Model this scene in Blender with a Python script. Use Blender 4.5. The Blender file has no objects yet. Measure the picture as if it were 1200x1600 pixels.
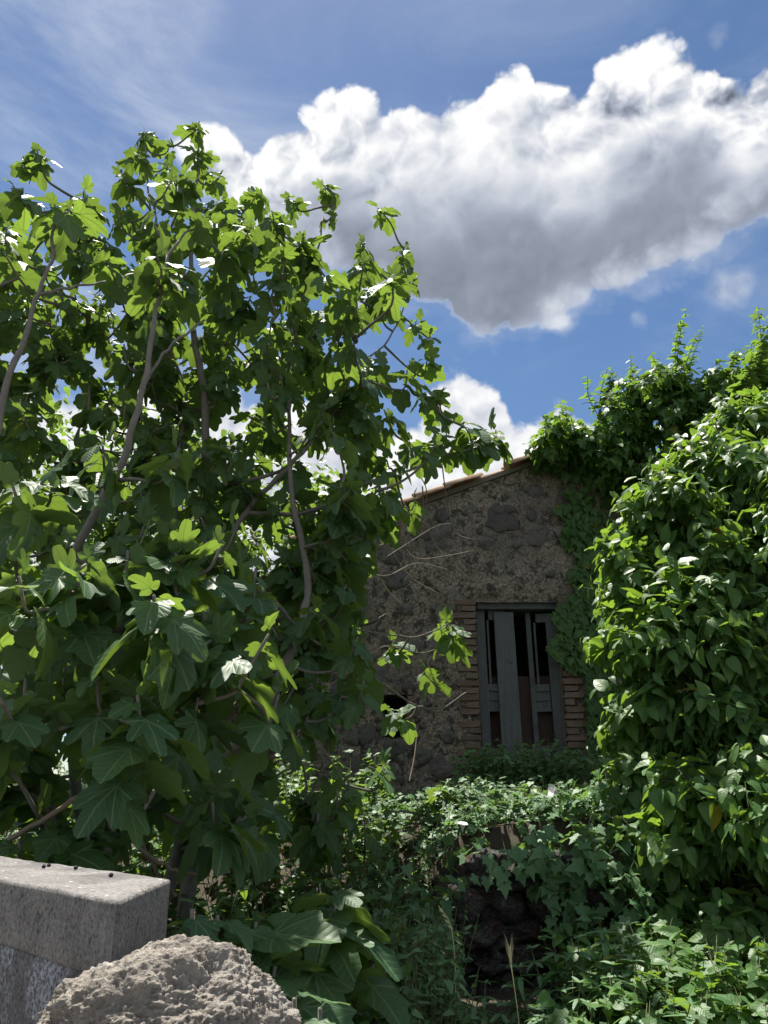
import bpy, math, random
import numpy as np
from mathutils import Vector, Matrix, noise as mnoise
random.seed(7); rng = np.random.default_rng(7)
SC = bpy.context.scene
COL = SC.collection
R = math.radians

# ------------------------------------------------------------------ camera
CAM_Z, PITCH, FPX = 1.6, 19.5, 1256.0      # eye height, upward tilt, focal length in photo pixels
cam = bpy.data.cameras.new('camera'); camo = bpy.data.objects.new('camera', cam); COL.objects.link(camo)
camo.location = (0, 0, CAM_Z); camo.rotation_euler = (R(90 + PITCH), 0, 0)
cam.sensor_fit = 'VERTICAL'; cam.sensor_height = 24.0; cam.lens = 24.0 * FPX / 1600.0
cam.clip_start = 0.02; cam.clip_end = 6000
SC.camera = camo
_f = Vector((0, math.cos(R(PITCH)), math.sin(R(PITCH)))); _u = Vector((0, -math.sin(R(PITCH)), math.cos(R(PITCH))))
def ray(px, py): return Vector(((px - 600) / FPX, 0, 0)) + _f + _u * ((800 - py) / FPX)
def at(px, py, Y):
    r = ray(px, py); return Vector((0, 0, CAM_Z)) + r * (Y / r.y)
def azel(px, py):
    r = ray(px, py).normalized(); return math.degrees(math.atan2(r.x, r.y)), math.degrees(math.asin(r.z))
def project(p):
    v = Vector(p) - Vector((0, 0, CAM_Z)); d = v.dot(_f)
    return 600 + FPX * v.x / d, 800 - FPX * v.dot(_u) / d, d

# ------------------------------------------------------------------ node helper
class S:
    """a node socket with arithmetic"""
    def __init__(s, nt, sock): s.nt, s.k = nt, sock
    def m(s, op, *o, clamp=False):
        n = s.nt.nodes.new('ShaderNodeMath'); n.operation = op; n.use_clamp = clamp
        for i, a in enumerate((s,) + o):
            if isinstance(a, S): s.nt.links.new(a.k, n.inputs[i])
            else: n.inputs[i].default_value = a
        return S(s.nt, n.outputs[0])
    def __add__(s, o): return s.m('ADD', o)
    __radd__ = __add__
    def __mul__(s, o): return s.m('MULTIPLY', o)
    __rmul__ = __mul__
    def __sub__(s, o): return s.m('SUBTRACT', o)
    def __rsub__(s, o): return (s * -1.0) + o
    def __truediv__(s, o): return s.m('DIVIDE', o)
    def mn(s, o): return s.m('MINIMUM', o)
    def mx(s, o): return s.m('MAXIMUM', o)
    def ab(s): return s.m('ABSOLUTE')
    def fr(s): return s.m('FRACT')
    def ss(s, a, b, lo=0.0, hi=1.0):
        n = s.nt.nodes.new('ShaderNodeMapRange'); n.interpolation_type = 'SMOOTHSTEP'
        s.nt.links.new(s.k, n.inputs[0])
        for i, v in enumerate((a, b, lo, hi)): n.inputs[i + 1].default_value = v
        return S(s.nt, n.outputs[0])
def vec(nt, x, y, z):
    n = nt.nodes.new('ShaderNodeCombineXYZ')
    for i, a in enumerate((x, y, z)):
        if isinstance(a, S): nt.links.new(a.k, n.inputs[i])
        else: n.inputs[i].default_value = a
    return S(nt, n.outputs[0])
def tex_noise(nt, v, scale, detail=4, rough=0.5, dist=0.0):
    n = nt.nodes.new('ShaderNodeTexNoise'); n.inputs['Scale'].default_value = scale
    n.inputs['Detail'].default_value = detail; n.inputs['Roughness'].default_value = rough; n.inputs['Distortion'].default_value = dist
    if v is not None: nt.links.new(v.k, n.inputs['Vector'])
    return S(nt, n.outputs[0])
def tex_vor(nt, v, scale, feature='F1', detail=0, out=0, rnd=1.0):
    n = nt.nodes.new('ShaderNodeTexVoronoi'); n.feature = feature; n.inputs['Scale'].default_value = scale
    n.inputs['Detail'].default_value = detail; n.inputs['Randomness'].default_value = rnd
    if v is not None: nt.links.new(v.k, n.inputs['Vector'])
    return S(nt, n.outputs[out])
def mixc(nt, f, a, b):
    n = nt.nodes.new('ShaderNodeMix'); n.data_type = 'RGBA'
    for i, x in ((0, f), (6, a), (7, b)):
        if isinstance(x, S): nt.links.new(x.k, n.inputs[i])
        elif i == 0: n.inputs[i].default_value = x
        else: n.inputs[i].default_value = (*x, 1) if len(x) == 3 else x
    return S(nt, n.outputs[2])

# ------------------------------------------------------------------ world: Nishita sky with cumulus
SUN_AZ, SUN_EL = -20.0, 65.0
EXPO = 1.12; CLOUD = 1.06 / 2 ** EXPO; SKY = 0.052
wd = bpy.data.worlds.new('World'); SC.world = wd; wd.use_nodes = True
nt = wd.node_tree; nt.nodes.clear()
sky = nt.nodes.new('ShaderNodeTexSky'); sky.sky_type = 'NISHITA'; sky.sun_disc = False
sky.sun_elevation = R(SUN_EL); sky.sun_rotation = R(SUN_AZ); sky.altitude = 300; sky.air_density = 1.0; sky.dust_density = 0.3; sky.ozone_density = 2.2
tc = nt.nodes.new('ShaderNodeTexCoord'); D = S(nt, tc.outputs['Generated'])
sp = nt.nodes.new('ShaderNodeSeparateXYZ'); nt.links.new(D.k, sp.inputs[0])
dx, dy, dz = (S(nt, sp.outputs[i]) for i in range(3))
az = dx.m('ARCTAN2', dy) * (180 / math.pi); el = dz.m('ARCSINE') * (180 / math.pi)
AZ0, AZ1, EL1 = -48.0, 48.0, 60.0
azn = (az - AZ0) / (AZ1 - AZ0)
def profile(pts, extra=()):
    """elevation (degrees) of a cloud outline as a function of azimuth"""
    q = sorted([azel(*p) for p in pts] + list(extra))
    n = nt.nodes.new('ShaderNodeFloatCurve'); c = n.mapping.curves[0]
    q = [((a - AZ0) / (AZ1 - AZ0), e / EL1) for a, e in q]
    c.points[0].location = q[0]; c.points[1].location = q[-1]
    for a in q[1:-1]: c.points.new(*a)
    for p in c.points: p.handle_type = 'AUTO_CLAMPED'
    n.mapping.extend = 'HORIZONTAL'; n.mapping.update()
    nt.links.new(azn.k, n.inputs['Value']); return S(nt, n.outputs[0]) * EL1
big = tex_noise(nt, D, 4.0, 2, 0.5)
med = tex_noise(nt, D, 13.0, 4, 0.55)
Dw = vec(nt, dx + (med - 0.5) * 0.07, dy, dz + (big - 0.5) * 0.06 + (med - 0.5) * 0.03)
bil = tex_vor(nt, Dw, 12.0, 'F1', 4)                                        # cauliflower billows
n_ = nt.nodes.new('ShaderNodeVectorMath'); n_.operation = 'ADD'; nt.links.new(Dw.k, n_.inputs[0]); n_.inputs[1].default_value = (-0.006, 0.0, 0.014)
bil2 = tex_vor(nt, S(nt, n_.outputs[0]), 12.0, 'F1', 3)
puff = (0.52 - bil) * 5.0 + (med - 0.5) * 2.8                                # degrees
top1 = profile([(255, 240), (290, 205), (350, 178), (395, 215), (430, 180), (490, 150), (560, 140), (625, 158), (660, 160), (710, 120), (765, 112),
                (810, 104), (850, 140), (900, 120), (950, 70), (1010, 55), (1070, 58), (1115, 95), (1150, 125), (1200, 78), (1270, 60)], [(38, 40), (46, 20), (-25, 10)])
bot1 = profile([(255, 250), (300, 330), (450, 425), (540, 465), (620, 505), (680, 540), (730, 562), (800, 566), (850, 548), (900, 510), (960, 488),
                (1040, 456), (1100, 432), (1200, 395), (1290, 370)], [(46, 28), (-25, 24)])
top2 = profile([(-60, 560), (100, 590), (300, 560), (420, 600), (560, 640), (650, 615), (685, 572), (740, 556), (785, 580), (800, 612), (850, 598), (905, 602), (960, 650), (1060, 700)], [(40, 12), (-44, 22)])
dep1 = top1 - el
d1 = (dep1 + 0.9).mn((el - bot1) * 1.0) + puff * 0.62
d2 = (top2 - el).mn((el - 4.0) * 0.6) + puff * 0.62
wisp = lambda px, py, rx, ry: 1.0 - ((((az - azel(px, py)[0]) / rx).m('POWER', 2.0)) + (((el - azel(px, py)[1]) / ry).m('POWER', 2.0)))
w3 = wisp(1128, 455, 2.2, 1.5).mx(wisp(995, 500, 1.0, 0.8)).mx(wisp(1120, 60, 1.2, 0.9)) * 1.0 + (med - 0.5) * 6.0 - 0.6
other = (az.ab() - 42.0).ss(0, 14) * 40.0 - 40.0 + (big - 0.46) * 60.0 + puff * 0.6     # broken cumulus carried on out of view, coverage raised for fill light
other = other.mn((el - 6.0) * 0.5)
a1 = d1.ss(-0.35, 0.75) ; a2 = d2.ss(-0.35, 0.75); a3 = w3.ss(-0.6, 2.4, 0, 0.8); a4 = other.ss(-0.4, 1.2)
low = (el - bot1).ss(3.4, -0.4); a1 = (d1 - low * 0.6).ss(-0.25, 0.5) * (1.0 - low) + (d1 + 0.2).ss(-1.2, 2.8) * low      # soft underside
relief = (bil2 - bil) * (big.ss(0.3, 0.7) * 1.2 + 0.7) + (med - 0.5) * 0.30
thick = (dep1 + puff * 0.7 + (big - 0.5) * 3.0).ss(-0.3, 8.5)
under = (el - bot1 - puff * 0.9).ss(0.0, 6.0)                                # thinner, lighter lower fringe
lumA = 0.95 - thick * (under * 0.43 + 0.20) + relief * (1.0 - thick * 0.90)
lumB = 0.86 + relief * 0.4 - (top2 - el).ss(2, 14) * 0.16
lum = lumA * a1 + lumB * (1.0 - a1)
lum = lum.mx(0.16).mn(0.97) * CLOUD
tint = mixc(nt, lum.ss(0.12, 0.5), (0.84, 0.94, 1.16), (1.0, 1.0, 1.0))
cm = nt.nodes.new('ShaderNodeMix'); cm.data_type = 'RGBA'; cm.blend_type = 'MULTIPLY'; cm.inputs[0].default_value = 1
nt.links.new(tint.k, cm.inputs[6]); nt.links.new(lum.k, cm.inputs[7])
alpha = a1.mx(a2).mx(a3).mx(a4)
# thin cirrus veil, denser towards the sun's side
Dc = vec(nt, dx * 1.0 + dz * 0.8, dy * 0.6, dz * 3.2)
veil = tex_noise(nt, Dc, 3.2, 7, 0.62, 0.6).ss(0.38, 0.8) * (az.ss(0, -24) * 0.45 + 0.22)
veil = veil * el.ss(8, 20)
bg = nt.nodes.new('ShaderNodeBackground'); bg.inputs[1].default_value = SKY
hs = nt.nodes.new('ShaderNodeHueSaturation'); hs.inputs['Saturation'].default_value = 1.12; hs.inputs['Value'].default_value = 1.0
nt.links.new(sky.outputs[0], hs.inputs['Color'])
nt.links.new(hs.outputs[0], bg.inputs[0])
bgv = nt.nodes.new('ShaderNodeBackground'); bgv.inputs[0].default_value = (0.66, 0.72, 0.82, 1); bgv.inputs[1].default_value = CLOUD
bgc = nt.nodes.new('ShaderNodeBackground'); nt.links.new(cm.outputs[2], bgc.inputs[0]); bgc.inputs[1].default_value = 1.0
m1 = nt.nodes.new('ShaderNodeMixShader'); m2 = nt.nodes.new('ShaderNodeMixShader'); wo = nt.nodes.new('ShaderNodeOutputWorld')
nt.links.new(veil.k, m1.inputs[0]); nt.links.new(bg.outputs[0], m1.inputs[1]); nt.links.new(bgv.outputs[0], m1.inputs[2])
nt.links.new(alpha.k, m2.inputs[0]); nt.links.new(m1.outputs[0], m2.inputs[1]); nt.links.new(bgc.outputs[0], m2.inputs[2])
nt.links.new(m2.outputs[0], wo.inputs[0])

# ------------------------------------------------------------------ sun, exposure
sl = bpy.data.lights.new('sun', 'SUN'); sl.energy = 5.0; sl.angle = R(0.53); sl.color = (1.0, 0.95, 0.86)
so = bpy.data.objects.new('sun', sl); COL.objects.link(so)
sdir = Vector((math.sin(R(SUN_AZ)) * math.cos(R(SUN_EL)), math.cos(R(SUN_AZ)) * math.cos(R(SUN_EL)), math.sin(R(SUN_EL))))
so.rotation_euler = sdir.to_track_quat('Z', 'Y').to_euler(); so.location = (0, 0, 30)
vs = SC.view_settings; vs.view_transform = 'Standard'; vs.look = 'None'; vs.exposure = EXPO; vs.gamma = 1.0; vs.use_curve_mapping = False
SC.cycles.max_bounces = 5; SC.cycles.transmission_bounces = 4; SC.cycles.diffuse_bounces = 3; SC.cycles.glossy_bounces = 2; SC.cycles.sample_clamp_direct = 4.0
wd.cycles.sampling_method = 'MANUAL'; wd.cycles.sample_map_resolution = 512

# ------------------------------------------------------------------ object helpers
def tag(o, label=None, cat=None, group=None, kind=None):
    if label: o['label'] = label
    if cat: o['category'] = cat
    if group: o['group'] = group
    if kind: o['kind'] = kind
    return o
def empty(name, loc, label, cat, group=None):
    o = bpy.data.objects.new(name, None); COL.objects.link(o); o.location = loc; o.empty_display_size = 0.1
    return tag(o, label, cat, group)
def link(name, me, parent=None, M=None):
    """M is the wanted world matrix; things carry translation only"""
    o = bpy.data.objects.new(name, me); COL.objects.link(o)
    M = M or Matrix.Identity(4)
    if parent is not None:
        o.parent = parent; base = parent.location.copy()
        q = parent.parent
        while q is not None: base = base + q.location; q = q.parent
        o.matrix_basis = Matrix.Translation(-base) @ M
    else: o.matrix_basis = M
    return o
def mesh(name, v, t, mat=None, uv=None, rnd=None, smooth=True):
    v = np.asarray(v, np.float32).reshape(-1, 3)
    me = bpy.data.meshes.new(name)
    if isinstance(t, np.ndarray):
        n = len(t); me.vertices.add(len(v)); me.vertices.foreach_set('co', v.ravel())
        me.loops.add(n * 3); me.loops.foreach_set('vertex_index', t.astype(np.int32).ravel())
        me.polygons.add(n); me.polygons.foreach_set('loop_start', np.arange(0, n * 3, 3, dtype=np.int32))
        me.update(calc_edges=True)
    else:
        me.from_pydata(v.tolist(), [], t)
    me.polygons.foreach_set('use_smooth', np.full(len(me.polygons), smooth, dtype=bool))
    if uv is not None:
        li = np.empty(len(me.loops), np.int32); me.loops.foreach_get('vertex_index', li)
        l = me.uv_layers.new(name='UVMap'); l.data.foreach_set('uv', np.asarray(uv, np.float32)[li].ravel())
    if rnd is not None:
        a = me.attributes.new('rnd', 'FLOAT', 'POINT'); a.data.foreach_set('value', np.asarray(rnd, np.float32))
    if mat: me.materials.append(mat)
    me.update(); return me
def tube(pts, radii, seg=6):
    pts = [Vector(p) for p in pts]; V = []; F = []
    up = Vector((0.31, 0.2, 0.93))
    for i, p in enumerate(pts):
        t = (pts[min(i + 1, len(pts) - 1)] - pts[max(i - 1, 0)]).normalized()
        s = t.cross(up)
        if s.length < 1e-3: s = t.cross(Vector((1, 0, 0)))
        s.normalize(); w = s.cross(t)
        for k in range(seg):
            a = 2 * math.pi * k / seg; V.append(p + (s * math.cos(a) + w * math.sin(a)) * radii[i])
    n = len(pts)
    for i in range(n - 1):
        for k in range(seg):
            k2 = (k + 1) % seg; F.append((i * seg + k, i * seg + k2, (i + 1) * seg + k2)); F.append((i * seg + k, (i + 1) * seg + k2, (i + 1) * seg + k))
    for k in range(1, seg - 1): F.append(((n - 1) * seg, (n - 1) * seg + k, (n - 1) * seg + k + 1))
    return V, F
def join(parts):
    V = []; F = []
    for v, f in parts:
        b = len(V); V += [tuple(x) for x in v]; F += [tuple(i + b for i in q) for q in f]
    return V, np.array(F, np.int32) if len(F) and all(len(q) == 3 for q in F) else F
def spline(pts, n=6):
    """Catmull-Rom through points"""
    P = [Vector(p) for p in pts]; P = [P[0] * 2 - P[1]] + P + [P[-1] * 2 - P[-2]]; out = []
    for i in range(1, len(P) - 2):
        for k in range(n):
            t = k / n; a, b, c, d = P[i - 1], P[i], P[i + 1], P[i + 2]
            out.append(0.5 * ((2 * b) + (c - a) * t + (2 * a - 5 * b + 4 * c - d) * t * t + (3 * b - a - 3 * c + d) * t ** 3))
    out.append(P[-2]); return out
def fbm(p, o=4): return mnoise.fractal(p, 0.9, 2.1, o)
def box_faces(b=0): return [tuple(b + i for i in q) for q in ((0, 3, 2, 1), (4, 5, 6, 7), (0, 1, 5, 4), (1, 2, 6, 5), (2, 3, 7, 6), (3, 0, 4, 7))]
def box_v(x0, x1, y0, y1, z0, z1): return [(x0, y0, z0), (x1, y0, z0), (x1, y1, z0), (x0, y1, z0), (x0, y0, z1), (x1, y0, z1), (x1, y1, z1), (x0, y1, z1)]

# ------------------------------------------------------------------ materials
def new_mat(name):
    m = bpy.data.materials.new(name); m.use_nodes = True; t = m.node_tree; t.nodes.clear()
    return m, t
def obj_vec(t, geo=False):
    if geo: n = t.nodes.new('ShaderNodeNewGeometry'); return S(t, n.outputs['Position'])
    n = t.nodes.new('ShaderNodeTexCoord'); return S(t, n.outputs['Object'])
def finish(t, color, rough=0.8, bump=None, bstr=0.5, bdist=0.01, spec=0.3):
    p = t.nodes.new('ShaderNodeBsdfPrincipled'); o = t.nodes.new('ShaderNodeOutputMaterial')
    if isinstance(color, S): t.links.new(color.k, p.inputs['Base Color'])
    else: p.inputs['Base Color'].default_value = (*color, 1)
    if isinstance(rough, S): t.links.new(rough.k, p.inputs['Roughness'])
    else: p.inputs['Roughness'].default_value = rough
    p.inputs['Specular IOR Level'].default_value = spec
    if bump is not None:
        b = t.nodes.new('ShaderNodeBump'); b.inputs['Strength'].default_value = bstr; b.inputs['Distance'].default_value = bdist
        t.links.new(bump.k, b.inputs['Height']); t.links.new(b.outputs[0], p.inputs['Normal'])
    t.links.new(p.outputs[0], o.inputs[0]); return p, o

def leaf_mat(name, dark, light, trans, vein, rough=0.42, spec=0.5, tw=0.42, veins='fig', vstr=0.6, yellow=None, under=None):
    m, t = new_mat(name)
    a = t.nodes.new('ShaderNodeAttribute'); a.attribute_name = 'rnd'
    oi = t.nodes.new('ShaderNodeObjectInfo')
    r = (S(t, a.outputs['Fac']) + S(t, oi.outputs['Random'])).fr()
    uvn = t.nodes.new('ShaderNodeUVMap'); sx = t.nodes.new('ShaderNodeSeparateXYZ'); t.links.new(uvn.outputs[0], sx.inputs[0])
    x = S(t, sx.outputs[0]).ab(); y = S(t, sx.outputs[1])
    v = x.ss(0.008, 0.028, 1, 0)                                                # midrib
    if veins == 'fig':
        for ang in (36, 74):
            c, s_ = math.cos(R(ang)), math.sin(R(ang))
            dd = (x * c - y * s_).ab(); v = v.mx(dd.ss(0.006, 0.022, 0.85, 0) * (y + x).ss(0.0, 0.02))
        sec = (((y - x * 0.75) * 7.5).fr() - 0.5).ab(); v = v.mx(sec.ss(0.03, 0.14, 0.36, 0))
        rel = sec
    else:
        sec = (((y - x * 0.9) * 5.0).fr() - 0.5).ab(); v = v.mx(sec.ss(0.03, 0.12, 0.5, 0)); rel = sec
    pos = obj_vec(t, True)
    nz = tex_noise(t, pos, 9.0, 3, 0.6)
    base = mixc(t, (r * 0.75 + nz * 0.5 - 0.1), dark, light)
    if yellow: base = mixc(t, r.ss(0.9965, 0.999), base, yellow)
    sp = tex_noise(t, pos, 38.0, 3, 0.6)
    base = mixc(t, sp.ss(0.66, 0.74) * r.ss(0.35, 0.75) * 0.8, base, (0.13, 0.095, 0.035))          # brown specks on older leaves
    base = mixc(t, v * vstr, base, vein)
    geo = t.nodes.new('ShaderNodeNewGeometry'); back = S(t, geo.outputs['Backfacing'])
    und = under or tuple(0.6 * c + 0.4 * g for c, g in zip(light, (0.16, 0.2, 0.12)))
    col = mixc(t, back * 0.6, base, und)
    p = t.nodes.new('ShaderNodeBsdfPrincipled'); t.links.new(col.k, p.inputs['Base Color'])
    ro = back * 0.25 + (nz * 0.2 + rough - 0.1)
    t.links.new(ro.k, p.inputs['Roughness']); p.inputs['Specular IOR Level'].default_value = spec
    b = t.nodes.new('ShaderNodeBump'); b.inputs['Strength'].default_value = 0.30 if veins == 'fig' else 0.16; b.inputs['Distance'].default_value = 0.004
    hh = rel * 1.0 + nz * 0.5 - v * 0.8
    t.links.new(hh.k, b.inputs['Height']); t.links.new(b.outputs[0], p.inputs['Normal'])
    tr = t.nodes.new('ShaderNodeBsdfTranslucent')
    tcol = mixc(t, v * 0.75, mixc(t, r, trans, tuple(0.55 * c for c in trans)), tuple(0.40 * c for c in trans))
    t.links.new(tcol.k, tr.inputs[0])
    mx = t.nodes.new('ShaderNodeMixShader'); mx.inputs[0].default_value = tw
    t.links.new(p.outputs[0], mx.inputs[1]); t.links.new(tr.outputs[0], mx.inputs[2])
    o = t.nodes.new('ShaderNodeOutputMaterial'); t.links.new(mx.outputs[0], o.inputs[0])
    return m
M = {}
M['fig'] = leaf_mat('fig_leaf', (0.026, 0.080, 0.042), (0.078, 0.160, 0.052), (0.27, 0.42, 0.05), (0.21, 0.30, 0.15), 0.50, 0.34, 0.40, 'fig', 0.7)
M['ivy'] = leaf_mat('ivy_leaf', (0.034, 0.100, 0.034), (0.098, 0.200, 0.046), (0.33, 0.55, 0.05), (0.16, 0.25, 0.09), 0.48, 0.36, 0.36, 'ivy', 0.55, yellow=(0.42, 0.28, 0.03))
M['weed'] = leaf_mat('weed_leaf', (0.065, 0.15, 0.068), (0.13, 0.25, 0.105), (0.26, 0.46, 0.09), (0.15, 0.22, 0.10), 0.5, 0.35, 0.32, 'ivy', 0.4)
M['back'] = leaf_mat('tree_leaf', (0.03, 0.075, 0.02), (0.07, 0.15, 0.03), (0.30, 0.50, 0.06), (0.14, 0.2, 0.07), 0.45, 0.4, 0.42, 'ivy', 0.3)

def bark_mat(name, a, b, sc=30):
    m, t = new_mat(name); p = obj_vec(t)
    n1 = tex_noise(t, p, sc, 5, 0.6); n2 = tex_noise(t, p, sc * 0.22, 3, 0.6)
    c = mixc(t, (n1 * 0.6 + n2 * 0.6 - 0.1), a, b); c = mixc(t, tex_noise(t, p, sc * 0.5, 2, 0.5).ss(0.62, 0.7, 0, 0.6), c, (0.20, 0.195, 0.175))
    finish(t, c, 0.85, n1, 0.6, 0.006); return m
M['bark'] = bark_mat('fig_bark', (0.08, 0.072, 0.062), (0.26, 0.24, 0.21))
M['dry'] = bark_mat('dry_twig', (0.16, 0.12, 0.085), (0.36, 0.30, 0.23))
M['stem'] = bark_mat('green_stem', (0.06, 0.07, 0.03), (0.12, 0.13, 0.05), 60)

def simple(name, a, b, scale, rough=0.85, bstr=0.6, bdist=0.006, detail=6, third=None, geo=False):
    m, t = new_mat(name); p = obj_vec(t, geo)
    n = tex_noise(t, p, scale, detail, 0.62); n2 = tex_noise(t, p, scale * 0.17, 3, 0.5)
    oi = t.nodes.new('ShaderNodeObjectInfo')
    f = n * 0.8 + n2 * 0.5 + S(t, oi.outputs['Random']) * 0.35 - 0.35
    c = mixc(t, f.m('MINIMUM', 1.0).mx(0.0), a, b)
    if third: c = mixc(t, tex_noise(t, p, scale * 0.35, 4, 0.6).ss(0.55, 0.68, 0, 0.75), c, third)
    finish(t, c, rough, n, bstr, bdist); return m
M['lava'] = simple('lava_stone', (0.040, 0.039, 0.041), (0.22, 0.20, 0.18), 45, 0.9, 0.9, 0.012, third=(0.045, 0.043, 0.044), geo=True)
def lava_wall_mat():
    m, t = new_mat('mossy_lava_stone'); p = obj_vec(t, True)
    n = tex_noise(t, p, 70, 7, 0.75); n2 = tex_noise(t, p, 9, 5, 0.65); n3 = tex_noise(t, p, 22, 5, 0.7, 0.5)
    c = mixc(t, n.ss(0.34, 0.68), (0.022, 0.020, 0.020), (0.15, 0.14, 0.13))
    c = mixc(t, n2.ss(0.50, 0.62, 0, 0.7), c, (0.085, 0.045, 0.03)); c = mixc(t, n3.ss(0.58, 0.68, 0, 0.7), c, (0.20, 0.195, 0.185)); c = mixc(t, n2.ss(0.42, 0.34, 0, 0.6), c, (0.04, 0.05, 0.022))
    finish(t, c, 0.95, n + n3, 1.0, 0.014, 0.12); return m
M['lavawall'] = lava_wall_mat()
M['brick'] = simple('old_brick', (0.13, 0.092, 0.074), (0.25, 0.185, 0.15), 40, 0.9, 0.7, 0.008, third=(0.17, 0.14, 0.11), geo=True)
M['mortar'] = simple('mortar', (0.13, 0.11, 0.09), (0.24, 0.21, 0.18), 40, 0.95)
M['tile'] = simple('roof_tile', (0.22, 0.11, 0.065), (0.42, 0.28, 0.18), 22, 0.9, 0.5, 0.006, third=(0.30, 0.27, 0.21))
M['soil'] = simple('soil', (0.026, 0.021, 0.015), (0.07, 0.056, 0.038), 7, 0.95, 0.8, 0.03, geo=True, third=(0.04, 0.055, 0.02))
M['inside'] = simple('dark_interior', (0.02, 0.018, 0.016), (0.045, 0.04, 0.035), 6)
M['redwood'] = simple('red_brown_board', (0.045, 0.030, 0.027), (0.075, 0.047, 0.04), 14, 0.75)
M['berry'] = simple('dark_berry', (0.01, 0.012, 0.02), (0.03, 0.03, 0.05), 60, 0.4)
M['figfruit'] = simple('green_fig', (0.04, 0.07, 0.025), (0.07, 0.09, 0.04), 40, 0.5)
M['petal'] = simple('white_petal', (0.75, 0.75, 0.74), (0.85, 0.85, 0.84), 30, 0.6, 0.1)
M['straw'] = simple('straw', (0.40, 0.36, 0.16), (0.62, 0.58, 0.34), 60, 0.7, 0.2, 0.002)
M['lane'] = simple('pale_fill_lane', (0.20, 0.192, 0.18), (0.31, 0.298, 0.28), 60, 0.9, geo=True)  # unseen lane, toned pale so it bounces fill light

def wall_mat():
    m, t = new_mat('rubble_render'); p = obj_vec(t, True)
    n = tex_noise(t, p, 42, 7, 0.7); n2 = tex_noise(t, p, 5.0, 5, 0.65); n3 = tex_noise(t, p, 13, 6, 0.7, 0.6); n4 = tex_noise(t, p, 1.6, 3, 0.5)
    c = mixc(t, n.ss(0.32, 0.70), (0.10, 0.080, 0.066), (0.46, 0.385, 0.31))
    c = mixc(t, n2.ss(0.46, 0.66, 0, 0.5), c, (0.20, 0.195, 0.195))
    c = mixc(t, n3.ss(0.50, 0.60, 0, 0.85), c, (0.040, 0.037, 0.037))
    c = mixc(t, n3.ss(0.40, 0.30, 0, 0.5), c, (0.25, 0.165, 0.12))
    c = mixc(t, n4.ss(0.42, 0.66, 0, 0.5), c, (0.12, 0.103, 0.093))
    sp2 = tex_noise(t, p, 95, 3, 0.7); c = mixc(t, sp2.ss(0.60, 0.68, 0, 0.6), c, (0.36, 0.34, 0.31)); c = mixc(t, sp2.ss(0.40, 0.33, 0, 0.8), c, (0.03, 0.028, 0.027))
    v = tex_vor(t, p, 19.0, 'F1', 1); c = mixc(t, v.ss(0.34, 0.18, 0, 0.7), c, (0.035, 0.033, 0.034))  # pits: their shade is put into the colour, bump alone reads weak
    finish(t, c, 0.95, n * 0.7 + n3 * 0.8, 0.9, 0.018, 0.15); return m
M['wall'] = wall_mat()
def concrete_mat(name, lo, hi, blue):
    m, t = new_mat(name); p = obj_vec(t, True)
    n = tex_noise(t, p, 170, 6, 0.7); n2 = tex_noise(t, p, 14, 5, 0.6); sm = tex_noise(t, p, 420, 2, 0.6)
    c = mixc(t, n.ss(0.30, 0.72) * 0.75 + (n2 * 1.0 - 0.35), lo, hi)
    c = mixc(t, n.ss(0.42, 0.34, 0, 0.8), c, tuple(0.3 * q for q in lo)); dk = tex_noise(t, p, 5.0, 4, 0.6); c = mixc(t, dk.ss(0.5, 0.7, 0, 0.55), c, tuple(0.6 * q for q in lo))
    v = tex_vor(t, p, 34.0, 'F1'); sel = tex_noise(t, p, 9.0, 2, 0.5)
    c = mixc(t, (v.ss(0.13, 0.09) * sel.ss(0.50, 0.56) * 0.9), c, (0.66, 0.66, 0.62))
    if blue: c = mixc(t, n2.ss(0.45, 0.68) * n.ss(0.46, 0.56) * 0.8, c, (0.40, 0.43, 0.49))
    finish(t, c, 0.92, n * 0.7 + sm * 0.4 + n2 * 0.5, 0.9, 0.005, 0.2); return m
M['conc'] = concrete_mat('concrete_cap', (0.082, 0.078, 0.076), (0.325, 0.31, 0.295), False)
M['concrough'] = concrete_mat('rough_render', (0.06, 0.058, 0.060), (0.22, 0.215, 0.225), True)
def rock_mat():
    m, t = new_mat('porous_rock'); p = obj_vec(t, True)
    n = tex_noise(t, p, 60, 7, 0.72); n2 = tex_noise(t, p, 12, 4, 0.6); n3 = tex_noise(t, p, 240, 4, 0.7)
    c = mixc(t, (n * 0.9 + n2 * 0.4 - 0.15), (0.105, 0.092, 0.079), (0.50, 0.45, 0.39))
    c = mixc(t, n2.ss(0.52, 0.7, 0, 0.5), c, (0.42, 0.40, 0.375)); c = mixc(t, n3.ss(0.60, 0.7, 0, 0.7), c, (0.50, 0.48, 0.45))
    v = tex_vor(t, p, 95.0, 'F1', 1)
    c = mixc(t, v.ss(0.30, 0.14, 0, 0.7), c, (0.06, 0.052, 0.047))
    st_ = tex_noise(t, p, 7.0, 5, 0.7, 0.8); c = mixc(t, st_.ss(0.52, 0.64, 0, 0.6), c, (0.13, 0.115, 0.10)); c = mixc(t, tex_noise(t, p, 33, 4, 0.7).ss(0.60, 0.66, 0, 0.6), c, (0.50, 0.49, 0.45))
    finish(t, c, 0.95, n * 0.8 + n3 * 0.35 + v * 0.6, 1.0, 0.008, 0.15); return m
M['rock'] = rock_mat()
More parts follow.
